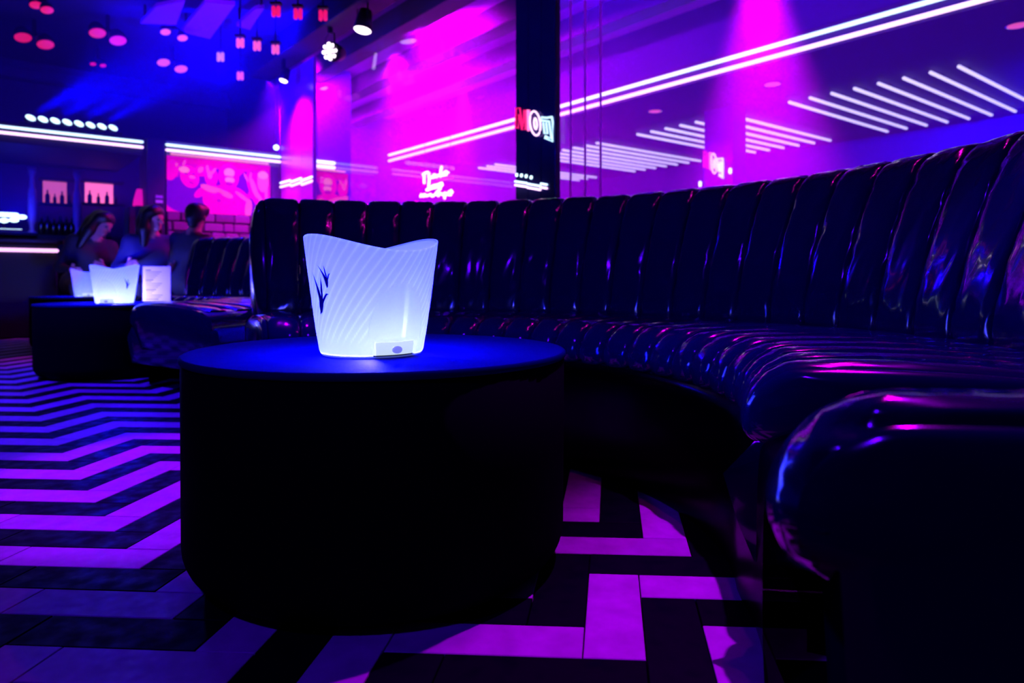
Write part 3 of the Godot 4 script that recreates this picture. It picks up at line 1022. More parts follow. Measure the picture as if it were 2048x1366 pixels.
func ceiling_things():
	var lp := thing("added_pink_panel", "added pink light panel above the nearest booth, unseen, for reflections in its vinyl", "light panel", Transform3D(Basis(Vector3.UP, atan2(1.2, 0.9)), Vector3(0.85, 2.9, -2.3)))
	obj("housing", box(Vector3(-0.85, 0.0, -0.12), Vector3(0.85, 0.05, 0.12), 0.008), M.black, lp)
	obj("diffuser", box(Vector3(-0.83, -0.012, -0.06), Vector3(0.83, -0.001, 0.06), 0.003), glow(Color(1.0, 0.14, 0.92), 2.2), lp)  # added glow, out of view, made for pink highlights on the vinyl
	for x in [-0.6, 0.6]:
		obj("hanger", box(Vector3(x - 0.008, 0.05, -0.008), Vector3(x + 0.008, 0.6, 0.008)), M.black, lp)
	var twins := [[[46, 75], [91, 89], 1.0, "leftmost"], [[195, 66], [236, 81], 1.0, "second from the left,"], [[327, 125], [362, 138], 0.9, "pinker, nearest to the mural,"], [[331, 64], [365, 76], 0.75, "rightmost small"], [[72, 10], [94, 20], 0.8, "topmost"], [[186, 128], [206, 131], 0.5, "lowest and dimmest"]]
	for i in twins.size():
		var w = twins[i]
		var c := Vector2(w[0][0] + w[1][0], w[0][1] + w[1][1]) / 2.0
		var z := 2.66 * F / (HORIZON - c.y)
		var a := P(w[0][0], w[0][1], z)
		var b := P(w[1][0], w[1][1], z)
		var mid := (a + b) / 2
		var t := thing("twin_ceiling_spotlight", "%s twin red spotlight hanging over the bar" % w[3], "spotlight", at(mid), "twin red ceiling spotlights")
		obj("stem", box(Vector3(-0.015, 0.06, -0.015), Vector3(0.015, 3.5 - mid.y, 0.015)), M.black, t)
		obj("yoke", tube([a - mid + Vector3(0, 0.07, -0.03), Vector3(0, 0.09, -0.04), b - mid + Vector3(0, 0.07, -0.03)], 0.014, 8), M.black, t)
		for e in [a, b]:
			var n := Vector3(0.30, -0.86, 0.20).normalized()
			var u := n.cross(Vector3.FORWARD).normalized()
			var tf := Transform3D(Basis(u, n, u.cross(n)).scaled(Vector3.ONE * (0.72 if i < 3 else 0.6) * w[2]), e - mid)
			obj("housing", lathe([Vector2(0.0, -0.16), Vector2(0.07, -0.16), Vector2(0.11, -0.1), Vector2(0.13, 0.0), Vector2(0.12, 0.0), Vector2(0.0, -0.01)], 24), M.black, t, tf)
			obj("lens", lathe([Vector2(0.0, 0.001), Vector2(0.115, 0.001), Vector2(0.11, 0.01), Vector2(0.0, 0.02)], 24), M.redpale if i in [2, 3] else M.red, t, tf)
	var pends := [[552, 23, 0], [596, 28, 0], [646, 31, 0], [480.5, 86, 1], [514, 92, 1], [551, 99, 1], [441, 114, 2], [480.5, 152, 1]]
	var words := ["first of the three in the top row", "middle of the three in the top row", "last of the three in the top row", "first of the three in the lower row", "middle of the three in the lower row", "last of the three in the lower row", "pale single one at the left", "lowest, below the lower row"]
	for i in pends.size():
		var w = pends[i]
		var z = 2.45 * F / (HORIZON - w[1])
		z = minf(z, depth_on(w[0], 2.35))
		var p := P(w[0], w[1], z)
		var t := thing("hanging_twin_lamp", "small pink hanging twin lamp, %s" % words[i], "pendant lamp", at(p), "small pink hanging lamps")
		obj("cable", box(Vector3(-0.006, 0.07, -0.006), Vector3(0.006, 3.5 - p.y, 0.006)), M.black, t)
		obj("holder", box(Vector3(-0.05, 0.06, -0.03), Vector3(0.05, 0.085, 0.03), 0.005), M.black, t)
		var g: StandardMaterial3D = M.redpale if w[2] == 1 else (glow(Color(0.85, 0.5, 1.0), 1.0) if w[2] == 2 else M.red)
		for s in [-1.0, 1.0]:
			obj("bulb", tube([Vector3(s * 0.022, -0.034, 0), Vector3(s * 0.02, 0.0, 0), Vector3(s * 0.022, 0.034, 0)], 0.019, 12), g, t)
	# violet-lit panels hung under the ceiling
	var quads := [[[281, 47], [312, 14], [370, 2], [352, 50], "left"], [[362, 64], [410, 5], [470, 10], [420, 78], "middle"], [[473, 52], [512, 18], [528, 17], [500, 60], "right"]]
	for q in quads:
		var st := stool()
		var c := []
		for k in 4:
			var v := P(q[k][0], q[k][1], 2.72 * F / (HORIZON - q[k][1]))
			c.append(v)
		var o := Vector3.ZERO
		for v in c:
			o += v / 4.0
		st.set_smooth_group(-1)
		var lo := []
		var hi := []
		for v in c:
			lo.append(v - o)
			hi.append(v - o + Vector3(0, 0.04, 0))
		quad(st, lo[3], lo[2], lo[1], lo[0])
		quad(st, hi[0], hi[1], hi[2], hi[3])
		for k in 4:
			var j := (k + 1) % 4
			quad(st, lo[k], lo[j], hi[j], hi[k])
		st.generate_normals()
		var t := thing("ceiling_panel", "%s of the three violet-lit panels hung under the ceiling" % q[4], "ceiling panel", at(o), "violet ceiling panels")
		obj("board", st.commit(), M.pale, t)
		for k in [0, 2]:
			obj("hanger", box(lo[k] * 0.8 + Vector3(-0.01, 0.03, -0.01), lo[k] * 0.8 + Vector3(0.01, 3.5 - o.y, 0.01)), M.black, t)
	spot("panel_violet_light", Vector3(-2.6, 2.3, -5.2), Vector3(-3.4, 3.3, -7.2), VIOLET, 5.0, 28.0, 0.1, 0.8)
	var f := bar_frame()
	struct("trim_back", box(Vector3(-12, 3.22, -2.3), Vector3(0, 3.36, -2.1), 0.02), M.wall, f)
	# truss beam along the mirrored wall, with three stage lights under it
	var wf := wall_frame()
	var xk := W(562, 300, WALL_OFF).x
	var xe := 9.0
	struct("trim_beam", box(Vector3(xk - 0.3, 3.24, -2.66), Vector3(xe, 3.5, -2.36), 0.01), M.beam, wf)
	var a := W(725, 60, 2.45)
	var t := thing("stage_spotlight", "round stage spotlight shining straight down, rightmost on the beam", "stage light", wf * at(a), "stage lights on the beam")
	var tf := Transform3D(Basis(Vector3.RIGHT, PI) * Basis(Vector3.RIGHT, -0.18), Vector3.ZERO)
	obj("housing", lathe([Vector2(0.0, -0.2), Vector2(0.06, -0.2), Vector2(0.075, -0.12), Vector2(0.095, 0.0), Vector2(0.085, 0.0), Vector2(0.0, -0.01)], 28), M.black, t, tf)
	obj("lens", lathe([Vector2(0.0, 0.001), Vector2(0.083, 0.001), Vector2(0.07, 0.012), Vector2(0.0, 0.02)], 28), M.white_hot, t, tf)
	obj("yoke", tube([Vector3(-0.11, 0.06, 0), Vector3(-0.11, 0.24, 0), Vector3(0, 0.27, 0), Vector3(0.11, 0.24, 0), Vector3(0.11, 0.06, 0)], 0.009, 8), M.black, t)
	obj("clamp", box(Vector3(-0.02, 0.26, -0.02), Vector3(0.02, maxf(0.3, 3.25 - a.y), 0.02)), M.black, t)
	var top: Vector3 = (wf * at(a)).origin
	spot("stage_spotlight_beam", top + Vector3(0, -0.04, 0), top + Vector3(0.05, -2, 0.1), Color(1.0, 0.15, 1.0), 6.0, 22.0, 0.06, 0.7)
	a = W(660, 103, 2.45)
	t = thing("led_par_light", "round stage light with a face of small bright white beads, middle of the beam", "stage light", wf * at(a), "stage lights on the beam")
	tf = Transform3D(Basis(Vector3.UP, 0.45) * Basis(Vector3.RIGHT, PI / 2 + 0.15), Vector3.ZERO)
	obj("housing", lathe([Vector2(0.0, -0.18), Vector2(0.07, -0.18), Vector2(0.10, -0.08), Vector2(0.105, 0.0), Vector2(0.095, 0.0), Vector2(0.0, -0.006)], 28), M.black, t, tf)
	var bead := SphereMesh.new()
	bead.radius = 0.019
	bead.height = 0.038
	bead.radial_segments = 12
	bead.rings = 6
	for k in 13:
		var rr: float = 0.0 if k == 0 else (0.04 if k < 5 else 0.075)
		var aa: float = TAU * k / (4.0 if k < 5 else 8.0)
		obj("bead", bead, M.white_hot, t, tf * at(Vector3(rr * cos(aa), 0.008, rr * sin(aa))))
	obj("yoke", tube([Vector3(-0.11, 0.0, 0), Vector3(-0.11, 0.16, 0), Vector3(0, 0.2, 0), Vector3(0.11, 0.16, 0), Vector3(0.11, 0.0, 0)], 0.009, 8), M.black, t)
	obj("clamp", box(Vector3(-0.02, 0.19, -0.02), Vector3(0.02, maxf(0.25, 3.25 - a.y), 0.02)), M.black, t)
	a = W(567, 161, 2.45)
	t = thing("stage_spotlight", "small stage spotlight shining down onto the mirrored pillar", "stage light", wf * at(a), "stage lights on the beam")
	tf = Transform3D(Basis(Vector3.RIGHT, PI) * Basis(Vector3.RIGHT, -0.3), Vector3.ZERO)
	obj("housing", lathe([Vector2(0.0, -0.15), Vector2(0.04, -0.15), Vector2(0.06, 0.0), Vector2(0.05, 0.0), Vector2(0.0, -0.01)], 24), M.black, t, tf)
	obj("lens", lathe([Vector2(0.0, 0.001), Vector2(0.049, 0.001), Vector2(0.04, 0.015), Vector2(0.0, 0.03)], 24), M.white_hot, t, tf)
	obj("clamp", box(Vector3(-0.02, 0.14, -0.02), Vector3(0.02, maxf(0.2, 3.25 - a.y), 0.02)), M.black, t)
	top = (wf * at(a)).origin
	spot("pillar_spotlight_beam", top + Vector3(-0.12, -0.04, 0.16), top + Vector3(0.55, -2, -0.25), Color(0.85, 0.05, 1.0), 7.0, 50.0, 0.05, 1.0)

# ---------------------------------------------------------------- the mirrored wall and its pillars

func mirror_wall():
	var wf := wall_frame()
	var cuts := [628, 780, 905, 1030]
	var i := 0
	for c in [[628, 830], [830, 1030], [1111, 1140], [1140, 1169], [1169, 1200], [1200, 1508]]:
		i += 1
		var x0 := W(c[0], 300, WALL_OFF).x
		var x1 := W(c[1], 300, WALL_OFF).x
		struct("mirror_pane_%d" % i, box(Vector3(x0 + 0.0015, 0.02, -WALL_OFF - 0.008), Vector3(x1 - 0.0015, 3.5, -WALL_OFF)), M.glass, wf)  # clear pane in place of a mirror; its reflection is built behind
	var xr := W(1508, 300, WALL_OFF).x
	struct("mirror_pane_7", box(Vector3(xr + 0.0015, 0.02, -WALL_OFF - 0.008), Vector3(xr + 2.2, 3.5, -WALL_OFF)), M.glass, wf)
	struct("wall_right", box(Vector3(xr + 2.2, -0.2, -WALL_OFF - 0.15), Vector3(W(2047, 0, WALL_OFF).x + 12.0, 3.5, -WALL_OFF)), M.dark, wf)
	struct("trim_sill", box(Vector3(W(600, 300, WALL_OFF).x, 0, -WALL_OFF - 0.03), Vector3(xr + 2.2, 0.02, -WALL_OFF + 0.03)), M.black, wf)
	# slim bright joints between the narrow panes
	var k := 1
	for px in [1140, 1169, 1200]:
		var x := W(px, 300, WALL_OFF - 0.01).x
		struct("trim_%d" % k, box(Vector3(x - 0.004, 0.02, -WALL_OFF - 0.004), Vector3(x + 0.004, 3.5, -WALL_OFF + 0.012), 0.001), M.frame, wf)
		k += 1
	# pillar in the far corner, faced with three mirror strips
	var t := thing("mirrored_pillar", "pillar faced with mirror strips in the far corner right of the mural", "pillar", wf)
	var pm := mat(Color(0.85, 0.22, 0.95), 0.25, 0.35)  # magenta of the reflection put into the strips' own colour
	var off := 2.66
	var p0 := W(563, 300, off).x
	var p1 := W(627, 300, off).x
	obj("core", box(Vector3(p0, 0, -WALL_OFF + 0.001), Vector3(p1, 3.22, -off - 0.01)), pm, t)
	for j in 3:
		var m := pm
		var xa := lerpf(p0, p1, j / 3.0) + 0.003
		var xb := lerpf(p0, p1, (j + 1) / 3.0) - 0.003
		var o := obj("mirror_strip", box(Vector3(xa, 0.02, -0.006), Vector3(xb, 3.2, 0.006), 0.002), m, t, at(Vector3(0, 0, -off)))
		o.rotation.y = 0.0
	var order := ["left", "middle", "right"]  # tube reflections on the pillar, built as glowing tubes
	for j in 3:
		var q = [[562.8, 366.3, 582.4, 360.8], [584.4, 364.0, 604.2, 356.8], [605.6, 361.5, 626.0, 354.0]][j]
		for r in 2:
			tag(obj("reflected_line", tube([W(q[0], q[1] + 8.0 * r, off) + Vector3(0, 0, 0.014), W(q[2], q[3] + 8.0 * r, off) + Vector3(0, 0, 0.014)], 0.012), M.tube_pink if r else M.tube_blue, self, wf), "%s %s of the short slanting reflections built as tubes on the mirrored pillar" % [order[j], "lower one" if r else "upper one"], "light line", "slanting reflections on the mirrored pillar")
	# dark column, the sign's reflection built onto its face
	off = 2.67
	p0 = W(1031, 300, off).x
	p1 = W(1110, 300, off).x
	t = thing("dark_glass_column", "dark blue glossy column showing the reversed neon sign", "column", wf)
	obj("core", box(Vector3(p0, 0, -WALL_OFF - 0.02), Vector3(p1, 3.22, -off - 0.008)), M.black, t)
	for j in 3:
		var m := mat(Color(0.10, 0.08, 0.42), 0.14, 0.35)
		obj("glass_strip", box(Vector3(lerpf(p0, p1, j / 3.0) + 0.002, 0.02, -off - 0.008), Vector3(lerpf(p0, p1, (j + 1) / 3.0) - 0.002, 3.2, -off), 0.002), m, t)
	neon_word("reversed reflection of a red, pink and white neon sign, built on the dark column", wf, 1033, 1110, 214, 285, off)
	# reflections of the bar's lamps and tubes, built as glowing parts on that column
	var d := thing("reflected_dot_row", "row of four small round white lamp reflections built low on the dark column", "lamp", wf)
	for q in [[1034, 350], [1043.5, 351], [1053, 352.5], [1063, 355]]:
		obj("reflected_dot", lathe([Vector2(0.0, 0.0), Vector2(0.013, 0.0), Vector2(0.012, 0.006), Vector2(0.0, 0.009)], 16), M.dot, d, Transform3D(Basis(Vector3.RIGHT, PI / 2), W(q[0], q[1], off) + Vector3(0, 0, 0.001)))
	var names := ["left", "middle", "right"]
	for j in 3:
		var xs := [1032.0, 1057.0, 1083.5]
		var xe := [1055.0, 1082.0, 1095.0]
		for r in 2:
			var ys := [[363.0, 366.5], [368.0, 372.5], [367.5, 369.5]]
			var dy := 7.3 * r
			tag(obj("reflected_line", tube([W(xs[j], ys[j][0] + dy, off) + Vector3(0, 0, 0.008), W(xe[j], ys[j][1] + dy, off) + Vector3(0, 0, 0.008)], 0.0075), M.tube_blue if r == 0 else M.tube_pink, self, wf), "%s %s of the short white reflections built as tubes low on the dark column" % [names[j], "upper one" if r == 0 else "lower one"], "light line", "short reflections on the dark column")

func neon_word(label: String, frame: Transform3D, px0: float, px1: float, py0: float, py1: float, off: float, k := 1.0):
	# letters as the photograph shows them, left to right: a reversed N, I, O in an O, a reversed J; each outlined in tube
	var t := thing("reflected_neon_sign", label, "neon sign", frame)
	var red := glow(Color(1.0, 0.10, 0.42), 1.1)
	var pink := glow(Color(1.0, 0.45, 0.75), 1.6)
	var white := glow(Color(1.0, 0.82, 1.0), 1.8)
	var cyan := glow(Color(0.75, 0.93, 1.0), 1.7)
	var put := func(pts: Array) -> Array:
		var out := []
		for p in pts:
			# the reflection's slant is put in: the sign drops towards the right
			out.append(W(lerpf(px0, px1, (p[0] - 85.0) / 570.0), lerpf(py0, py1, (p[1] - 100.0) / 510.0), off) + Vector3(0, 0, 0.02))
		return out
	var oval := func(cx: float, cy: float, rx: float, ry: float) -> Array:
		var out := []
		for i in 29:
			var g := TAU * i / 28.0 + 0.3
			out.append([cx + rx * cos(g) + 0.06 * ry * sin(g), cy + ry * sin(g) + 0.25 * rx * cos(g)])
		return out
	var letters := [
		["letter_n", red, [[[98, 405], [108, 118], [165, 124], [206, 400], [222, 300], [228, 150], [250, 152], [248, 432], [196, 428], [148, 220], [140, 412], [98, 405]]]],
		["letter_i", pink, [[[284, 440], [278, 146], [304, 152], [302, 440]]]],
		["letter_o", white, [oval.call(392, 340, 78, 172), oval.call(397, 345, 22, 78)]],
		["letter_j", cyan, [[[640, 250], [560, 262], [484, 254], [488, 300], [598, 312], [634, 566], [544, 522], [536, 548], [648, 602], [652, 330], [640, 250]], [[512, 336], [530, 482], [576, 492], [556, 338]]]],
	]
	for l in letters:
		var st := stool()
		for stroke in l[2]:
			add_path(st, put.call(stroke), 0.0068 * k, 8)
		obj(l[0], done(st), l[1], t)
	for p in [[0.03, 0.3], [0.345, 0.35], [0.54, 0.15], [0.90, 0.36]]:
		var c := W(lerpf(px0, px1, p[0]), lerpf(py0, py1, p[1]), off)
		obj("standoff", box(c + Vector3(-0.006, -0.006, 0), c + Vector3(0.006, 0.006, 0.018)), M.black, t)

# ---------------------------------------------------------------- the mirrored wall's reflection, built as an added hall behind the panes

const ORD := ["first", "second", "third", "fourth", "fifth", "sixth", "seventh", "eighth"]

func hall():
	var wf := wall_frame()
	var x0 := -10.8
	var x1 := 9.0
	var edge := 5.58
	var far := 10.7
	var lowy := CAM_H + 2.24
	M.hall_wall = mat(Color(0.40, 0.08, 0.85), 0.8)
	struct("wall_hall_far", box(Vector3(x0 - 0.2, -0.2, -far - 0.2), Vector3(x1, 3.7, -far)), M.hall_wall, wf)
	struct("wall_hall_left", box(Vector3(x0 - 0.2, -0.2, -far), Vector3(x0, 3.7, -WALL_OFF)), M.hall_wall, wf)
	struct("wall_hall_right", box(Vector3(x1, -0.2, -far), Vector3(x1 + 0.2, 3.7, -WALL_OFF - 0.16)), M.dark, wf)
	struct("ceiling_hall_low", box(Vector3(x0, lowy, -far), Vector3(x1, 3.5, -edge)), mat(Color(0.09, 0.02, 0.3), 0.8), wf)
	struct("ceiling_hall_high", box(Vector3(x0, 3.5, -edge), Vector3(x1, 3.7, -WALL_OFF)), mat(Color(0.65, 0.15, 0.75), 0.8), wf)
	struct("floor_hall", box(Vector3(x0, -0.2, -far), Vector3(x1, -0.013, -WALL_OFF - 0.04)), mat(Color(0.2, 0.2, 0.22), 0.7), wf)
	# beams of the high ceiling, running along the wall
	for k in 3:
		var zz: float = [3.15, 3.95, 4.8][k]
		tag(obj("ceiling_beam", box(Vector3(x0, 3.26, -zz - 0.12), Vector3(x1, 3.5, -zz + 0.12), 0.01), M.beam, self, wf), "%s dark ceiling beam running along the mirrored wall, counted from the wall" % ORD[k], "beam", "dark ceiling beams")
	# the double line of light along the edge of the low ceiling
	var a := W(738, 321.5, edge - 0.03)
	for r in [[CAM_H + 2.25, M.tube_blue, "upper, bluish"], [CAM_H + 2.145, M.tube_pink, "lower, pinkish"]]:
		tag(obj("neon_tube", tube([Vector3(a.x, r[0], -edge + 0.035), Vector3(7.6, r[0], -edge + 0.035)], 0.02), r[1], self, wf), "%s of the two very long white light tubes crossing the mirrored wall" % r[2], "neon tube", "long double light line")
	tag(obj("light_fascia", box(Vector3(a.x - 0.1, CAM_H + 2.1, -edge), Vector3(x1, CAM_H + 2.32, -edge + 0.012), 0.004), M.dark, self, wf), "dark edge board behind the long double light line", "fascia")
	# rows of white tubes under the low ceiling
	var firsts := [[WH(1579, 204.6, 2.2).x, 8, "right-hand"], [WH(1273.6, 268.5, 2.2).x, 7, "middle"], [0.0, 7, "left-hand"], [0.0, 5, "farthest"]]
	firsts[2][0] = 2 * firsts[1][0] - firsts[0][0]
	firsts[3][0] = 3 * firsts[1][0] - 2 * firsts[0][0] + 0.3
	var zs := WH(1579, 204.6, 2.2).z
	var ze := WH(1762, 265, 2.2).z
	var mesh := tube([Vector3(0, 0, zs), Vector3(0, 0, ze)], 0.019)
	var clip := box(Vector3(-0.012, 0.02, -0.02), Vector3(0.012, 0.045, 0.02))
	for g in firsts:
		for k in g[1]:
			var x: float = g[0] + 0.268 * k
			if x < x0 + 0.05:
				continue
			var t := thing("ceiling_light_tube", "slim white ceiling tube, %s from the left in the %s row of the mirrored hall" % [ORD[k], g[2]], "light tube", wf * at(Vector3(x, CAM_H + 2.2, 0)), "%s row of white ceiling tubes" % g[2])
			obj("tube", mesh, M.tube_soft, t)
			for zc in [zs - 0.3, ze + 0.3]:
				obj("clip", clip, M.black, t, at(Vector3(0, 0, zc)))
	# column with a second sign
	var off := 7.2
	var c0 := W(1408, 300, off).x
	var c1 := W(1466, 300, off).x
	var t := thing("square_column", "violet-lit square column with a small reversed neon sign, among the ceiling tubes", "column", wf)
	obj("shaft", box(Vector3(c0, 0, -off - 0.3), Vector3(c1, lowy, -off), 0.008), M.hall_wall, t)
	obj("base_block", box(Vector3(c0 - 0.02, 0, -off - 0.31), Vector3(c1 + 0.02, 0.12, -off + 0.02), 0.005), M.dark, t)
	neon_word("small second reversed neon sign in red and white on the violet square column", wf, 1408, 1448, 300, 358, off, 1.6)
	for q in [[1463, 343, "right edge"], [1403, 369, "left edge"]]:
		var w := W(q[0], q[1], off)
		var l := thing("capsule_lamp", "tiny white capsule lamp at the %s of the violet square column" % q[2], "lamp", wf * at(w))
		obj("capsule", tube([Vector3(0, -0.015, 0.03), Vector3(0, 0.0, 0.03), Vector3(0, 0.025, 0.03)], 0.02, 12), M.dot, l)
		obj("bracket", box(Vector3(-0.01, -0.01, -0.02), Vector3(0.03 if q[0] < 1440 else 0.01, 0.01, 0.02)), M.black, l)
	# recessed lamps in the low ceiling
	for q in [[1545, 168, M.redpale, "pale pink", "above the middle row of tubes"], [1310, 222, M.redpale, "dim pink", "left of the violet square column"], [2036, 50, M.redpale, "bright pink", "at the top right corner"]]:
		var w := WH(q[0], q[1], 2.235)
		var l := thing("recessed_lamp", "%s oval recessed lamp in the dark low ceiling, %s" % [q[3], q[4]], "ceiling lamp", wf * at(w))
		obj("rim", lathe([Vector2(0.0, -0.004), Vector2(0.095, -0.004), Vector2(0.10, 0.0), Vector2(0.0, 0.003)], 24), M.chrome, l)
		obj("lens", lathe([Vector2(0.0, -0.012), Vector2(0.075, -0.010), Vector2(0.082, -0.004), Vector2(0.0, -0.003)], 24), q[2], l)
	# the stub of the bar wall continuing in the mirror, with its light lines and mural
	var bf := bar_frame()
	var b0 := B(628, 330, 0).x
	var b1 := B(668, 330, 0).x
	var b2 := B(690, 330, 0).x
	struct("wall_hall_stub", box(Vector3(0.06, 0, -0.2), Vector3(b2 + 0.1, 3.5, -0.03)), M.hall_wall, bf)
	for r in [[2.186, M.tube_blue, "upper, bluish"], [2.124, M.tube_pink, "lower, pinkish"]]:
		tag(obj("neon_tube", tube([Vector3(0.15, r[0], 0.0), Vector3(b1, r[0], 0.0)], 0.022), r[1], self, bf), "%s of two short white light tubes just right of the mirrored pillar" % r[2], "neon tube", "short tubes right of the pillar")
	tag(obj("light_strip", tube([Vector3(0.15, 2.085, -0.01), Vector3(b2, 2.085, -0.01)], 0.012), M.tube_orange, self, bf), "salmon light strip right of the mirrored pillar, under two short tubes", "light strip")
	t = thing("mural", "small pink mural piece just right of the mirrored pillar", "mural", bf)
	obj("panel", box(Vector3(0.12, 1.4, -0.03), Vector3(b2 + 0.05, 2.06, -0.014), 0.003), M.dark, t)
	var m := glow(Color.WHITE, 0.6)
	m.albedo_texture = get_node("mural/backlit_print").material_override.albedo_texture
	m.emission_texture = m.albedo_texture
	m.emission_operator = BaseMaterial3D.EMISSION_OP_MULTIPLY
	var st := stool()
	st.set_smooth_group(-1)
	for v in [[0.12, 1.4, 1, 1], [0.12, 2.06, 1, 0], [b2 + 0.05, 2.06, 0.35, 0], [0.12, 1.4, 1, 1], [b2 + 0.05, 2.06, 0.35, 0], [b2 + 0.05, 1.4, 0.35, 1]]:
		st.set_uv(Vector2(v[2], v[3]))
		st.add_vertex(Vector3(v[0], v[1], -0.013))
	st.generate_normals()
	obj("backlit_print", st.commit(), m, t)
	script_sign(wf)
	# stage lights of the hall
	for s in [[925, 5.0, 0.16, Color(0.95, 0.3, 1.0), 130.0, 16.0], [1520, 4.4, 0.10, Color(1.0, 0.0, 1.0), 230.0, 21.0]]:
		var w := W(s[0], -120, s[1])
		w.y = 3.42
		var l := thing("hall_spotlight", "stage spotlight hung high in the mirrored hall, its beam over %s" % ("the script sign" if s[0] < 1000 else "the violet column"), "stage light", wf * at(w))
		var tf := Transform3D(Basis(Vector3.RIGHT, PI), Vector3.ZERO)
		obj("housing", lathe([Vector2(0.0, -0.07), Vector2(0.09, -0.07), Vector2(0.1, 0.0), Vector2(0.0, -0.01)], 24), M.black, l, tf)
		obj("lens", lathe([Vector2(0.0, 0.001), Vector2(0.09, 0.001), Vector2(0.0, 0.02)], 24), M.white_hot, l, tf)
		var o: Vector3 = (wf * at(w)).origin
		spot("hall_beam", o + Vector3(0, -0.05, 0), o + Vector3(0.02, -2.0, 0.02), s[3], s[4], s[5], 0.06, 1.0)
	var place := func(x: float, y: float, z: float) -> Vector3:
		return (wf * at(Vector3(x, y, z))).origin
	for s in [[-9.6, -3.3, MAGENTA, 110.0], [-7.3, -3.0, Color(0.85, 0.0, 1.0), 20.0], [-6.5, -3.8, Color(0.92, 0.0, 1.0), 90.0], [-5.0, -3.2, Color(0.88, 0.0, 1.0), 85.0], [-2.6, -3.2, Color(0.40, 0.0, 1.0), 36.0], [-0.4, -3.2, Color(0.22, 0.0, 1.0), 22.0]]:
		spot("hall_magenta_light", place.call(s[0], 3.3, s[1]), place.call(s[0] - 0.4, 2.2, s[1] - 3.0), s[2], s[3], 70.0, 0.2, 0.6)
	for x in [0.4, 3.0, 5.6]:
		spot("hall_blue_light", place.call(x, 2.6, -7.0), place.call(x + 0.3, 1.7, -10.0), Color(0.02, 0.0, 1.0), 62.0, 75.0, 0.2, 0.6)

func script_sign(wf: Transform3D):
	var off := 5.2
	var t := thing("script_neon_sign", "bright white script neon sign glowing over the booth's back", "neon sign", wf)
	var strokes := [
		["first_word", [[[440, 500], [520, 440], [590, 410], [650, 460]], [[490, 500], [480, 640], [485, 780]], [[640, 520], [660, 640], [640, 860], [590, 1010]], [[650, 600], [780, 600], [900, 540], [1000, 520], [1120, 520], [1240, 500], [1310, 430], [1230, 390], [1150, 440]], [[1080, 240], [1050, 380], [1040, 560]], [[760, 560], [840, 500], [900, 580]]]],
		["second_word", [[[560, 1020], [620, 1020], [760, 960], [900, 930], [1020, 870], [1080, 790]], [[700, 930], [800, 870], [930, 850], [1080, 780], [1110, 860], [1040, 960], [960, 1060], [900, 1120]]]],
		["third_word", [[[360, 1250], [380, 1180], [430, 1200], [460, 1250], [500, 1170], [560, 1230], [640, 1200], [700, 1170], [760, 1240], [840, 1190], [900, 1130], [960, 1220], [1040, 1130], [1110, 1190], [1200, 1120], [1260, 1180], [1350, 1080], [1400, 1040], [1450, 1110], [1390, 1190], [1290, 1170]], [[1190, 1180], [1180, 1300]]]],
	]
	for s in strokes:
		var st := stool()
		for stroke in s[1]:
			var pts := []
			for p in stroke:
				pts.append(W(820 + p[0] / 17.07, 320 + p[1] / 17.07, off))
			add_path(st, pts, 0.018, 8)
		obj(s[0], done(st), glow(Color(1.0, 0.8, 1.0), 5.0), t)
	var q := W(840, 398, off)
	var r := W(905, 325, off)
	for x in [q.x + 0.1, r.x - 0.1]:
		obj("hanging_wire", box(Vector3(x - 0.003, lerpf(q.y, r.y, 0.55), -off - 0.03), Vector3(x + 0.003, 3.5, -off - 0.024)), M.black, t)
	obj("back_rail", box(Vector3(q.x, lerpf(q.y, r.y, 0.5), -off - 0.032), Vector3(r.x, lerpf(q.y, r.y, 0.55), -off - 0.02), 0.003), M.black, t)
	omni("script_sign_light", (wf * at(Vector3((q.x + r.x) / 2, (q.y + r.y) / 2, -off + 0.25))).origin, Color(1.0, 0.0, 0.95), 2.5, 0.2)

# ---------------------------------------------------------------- people

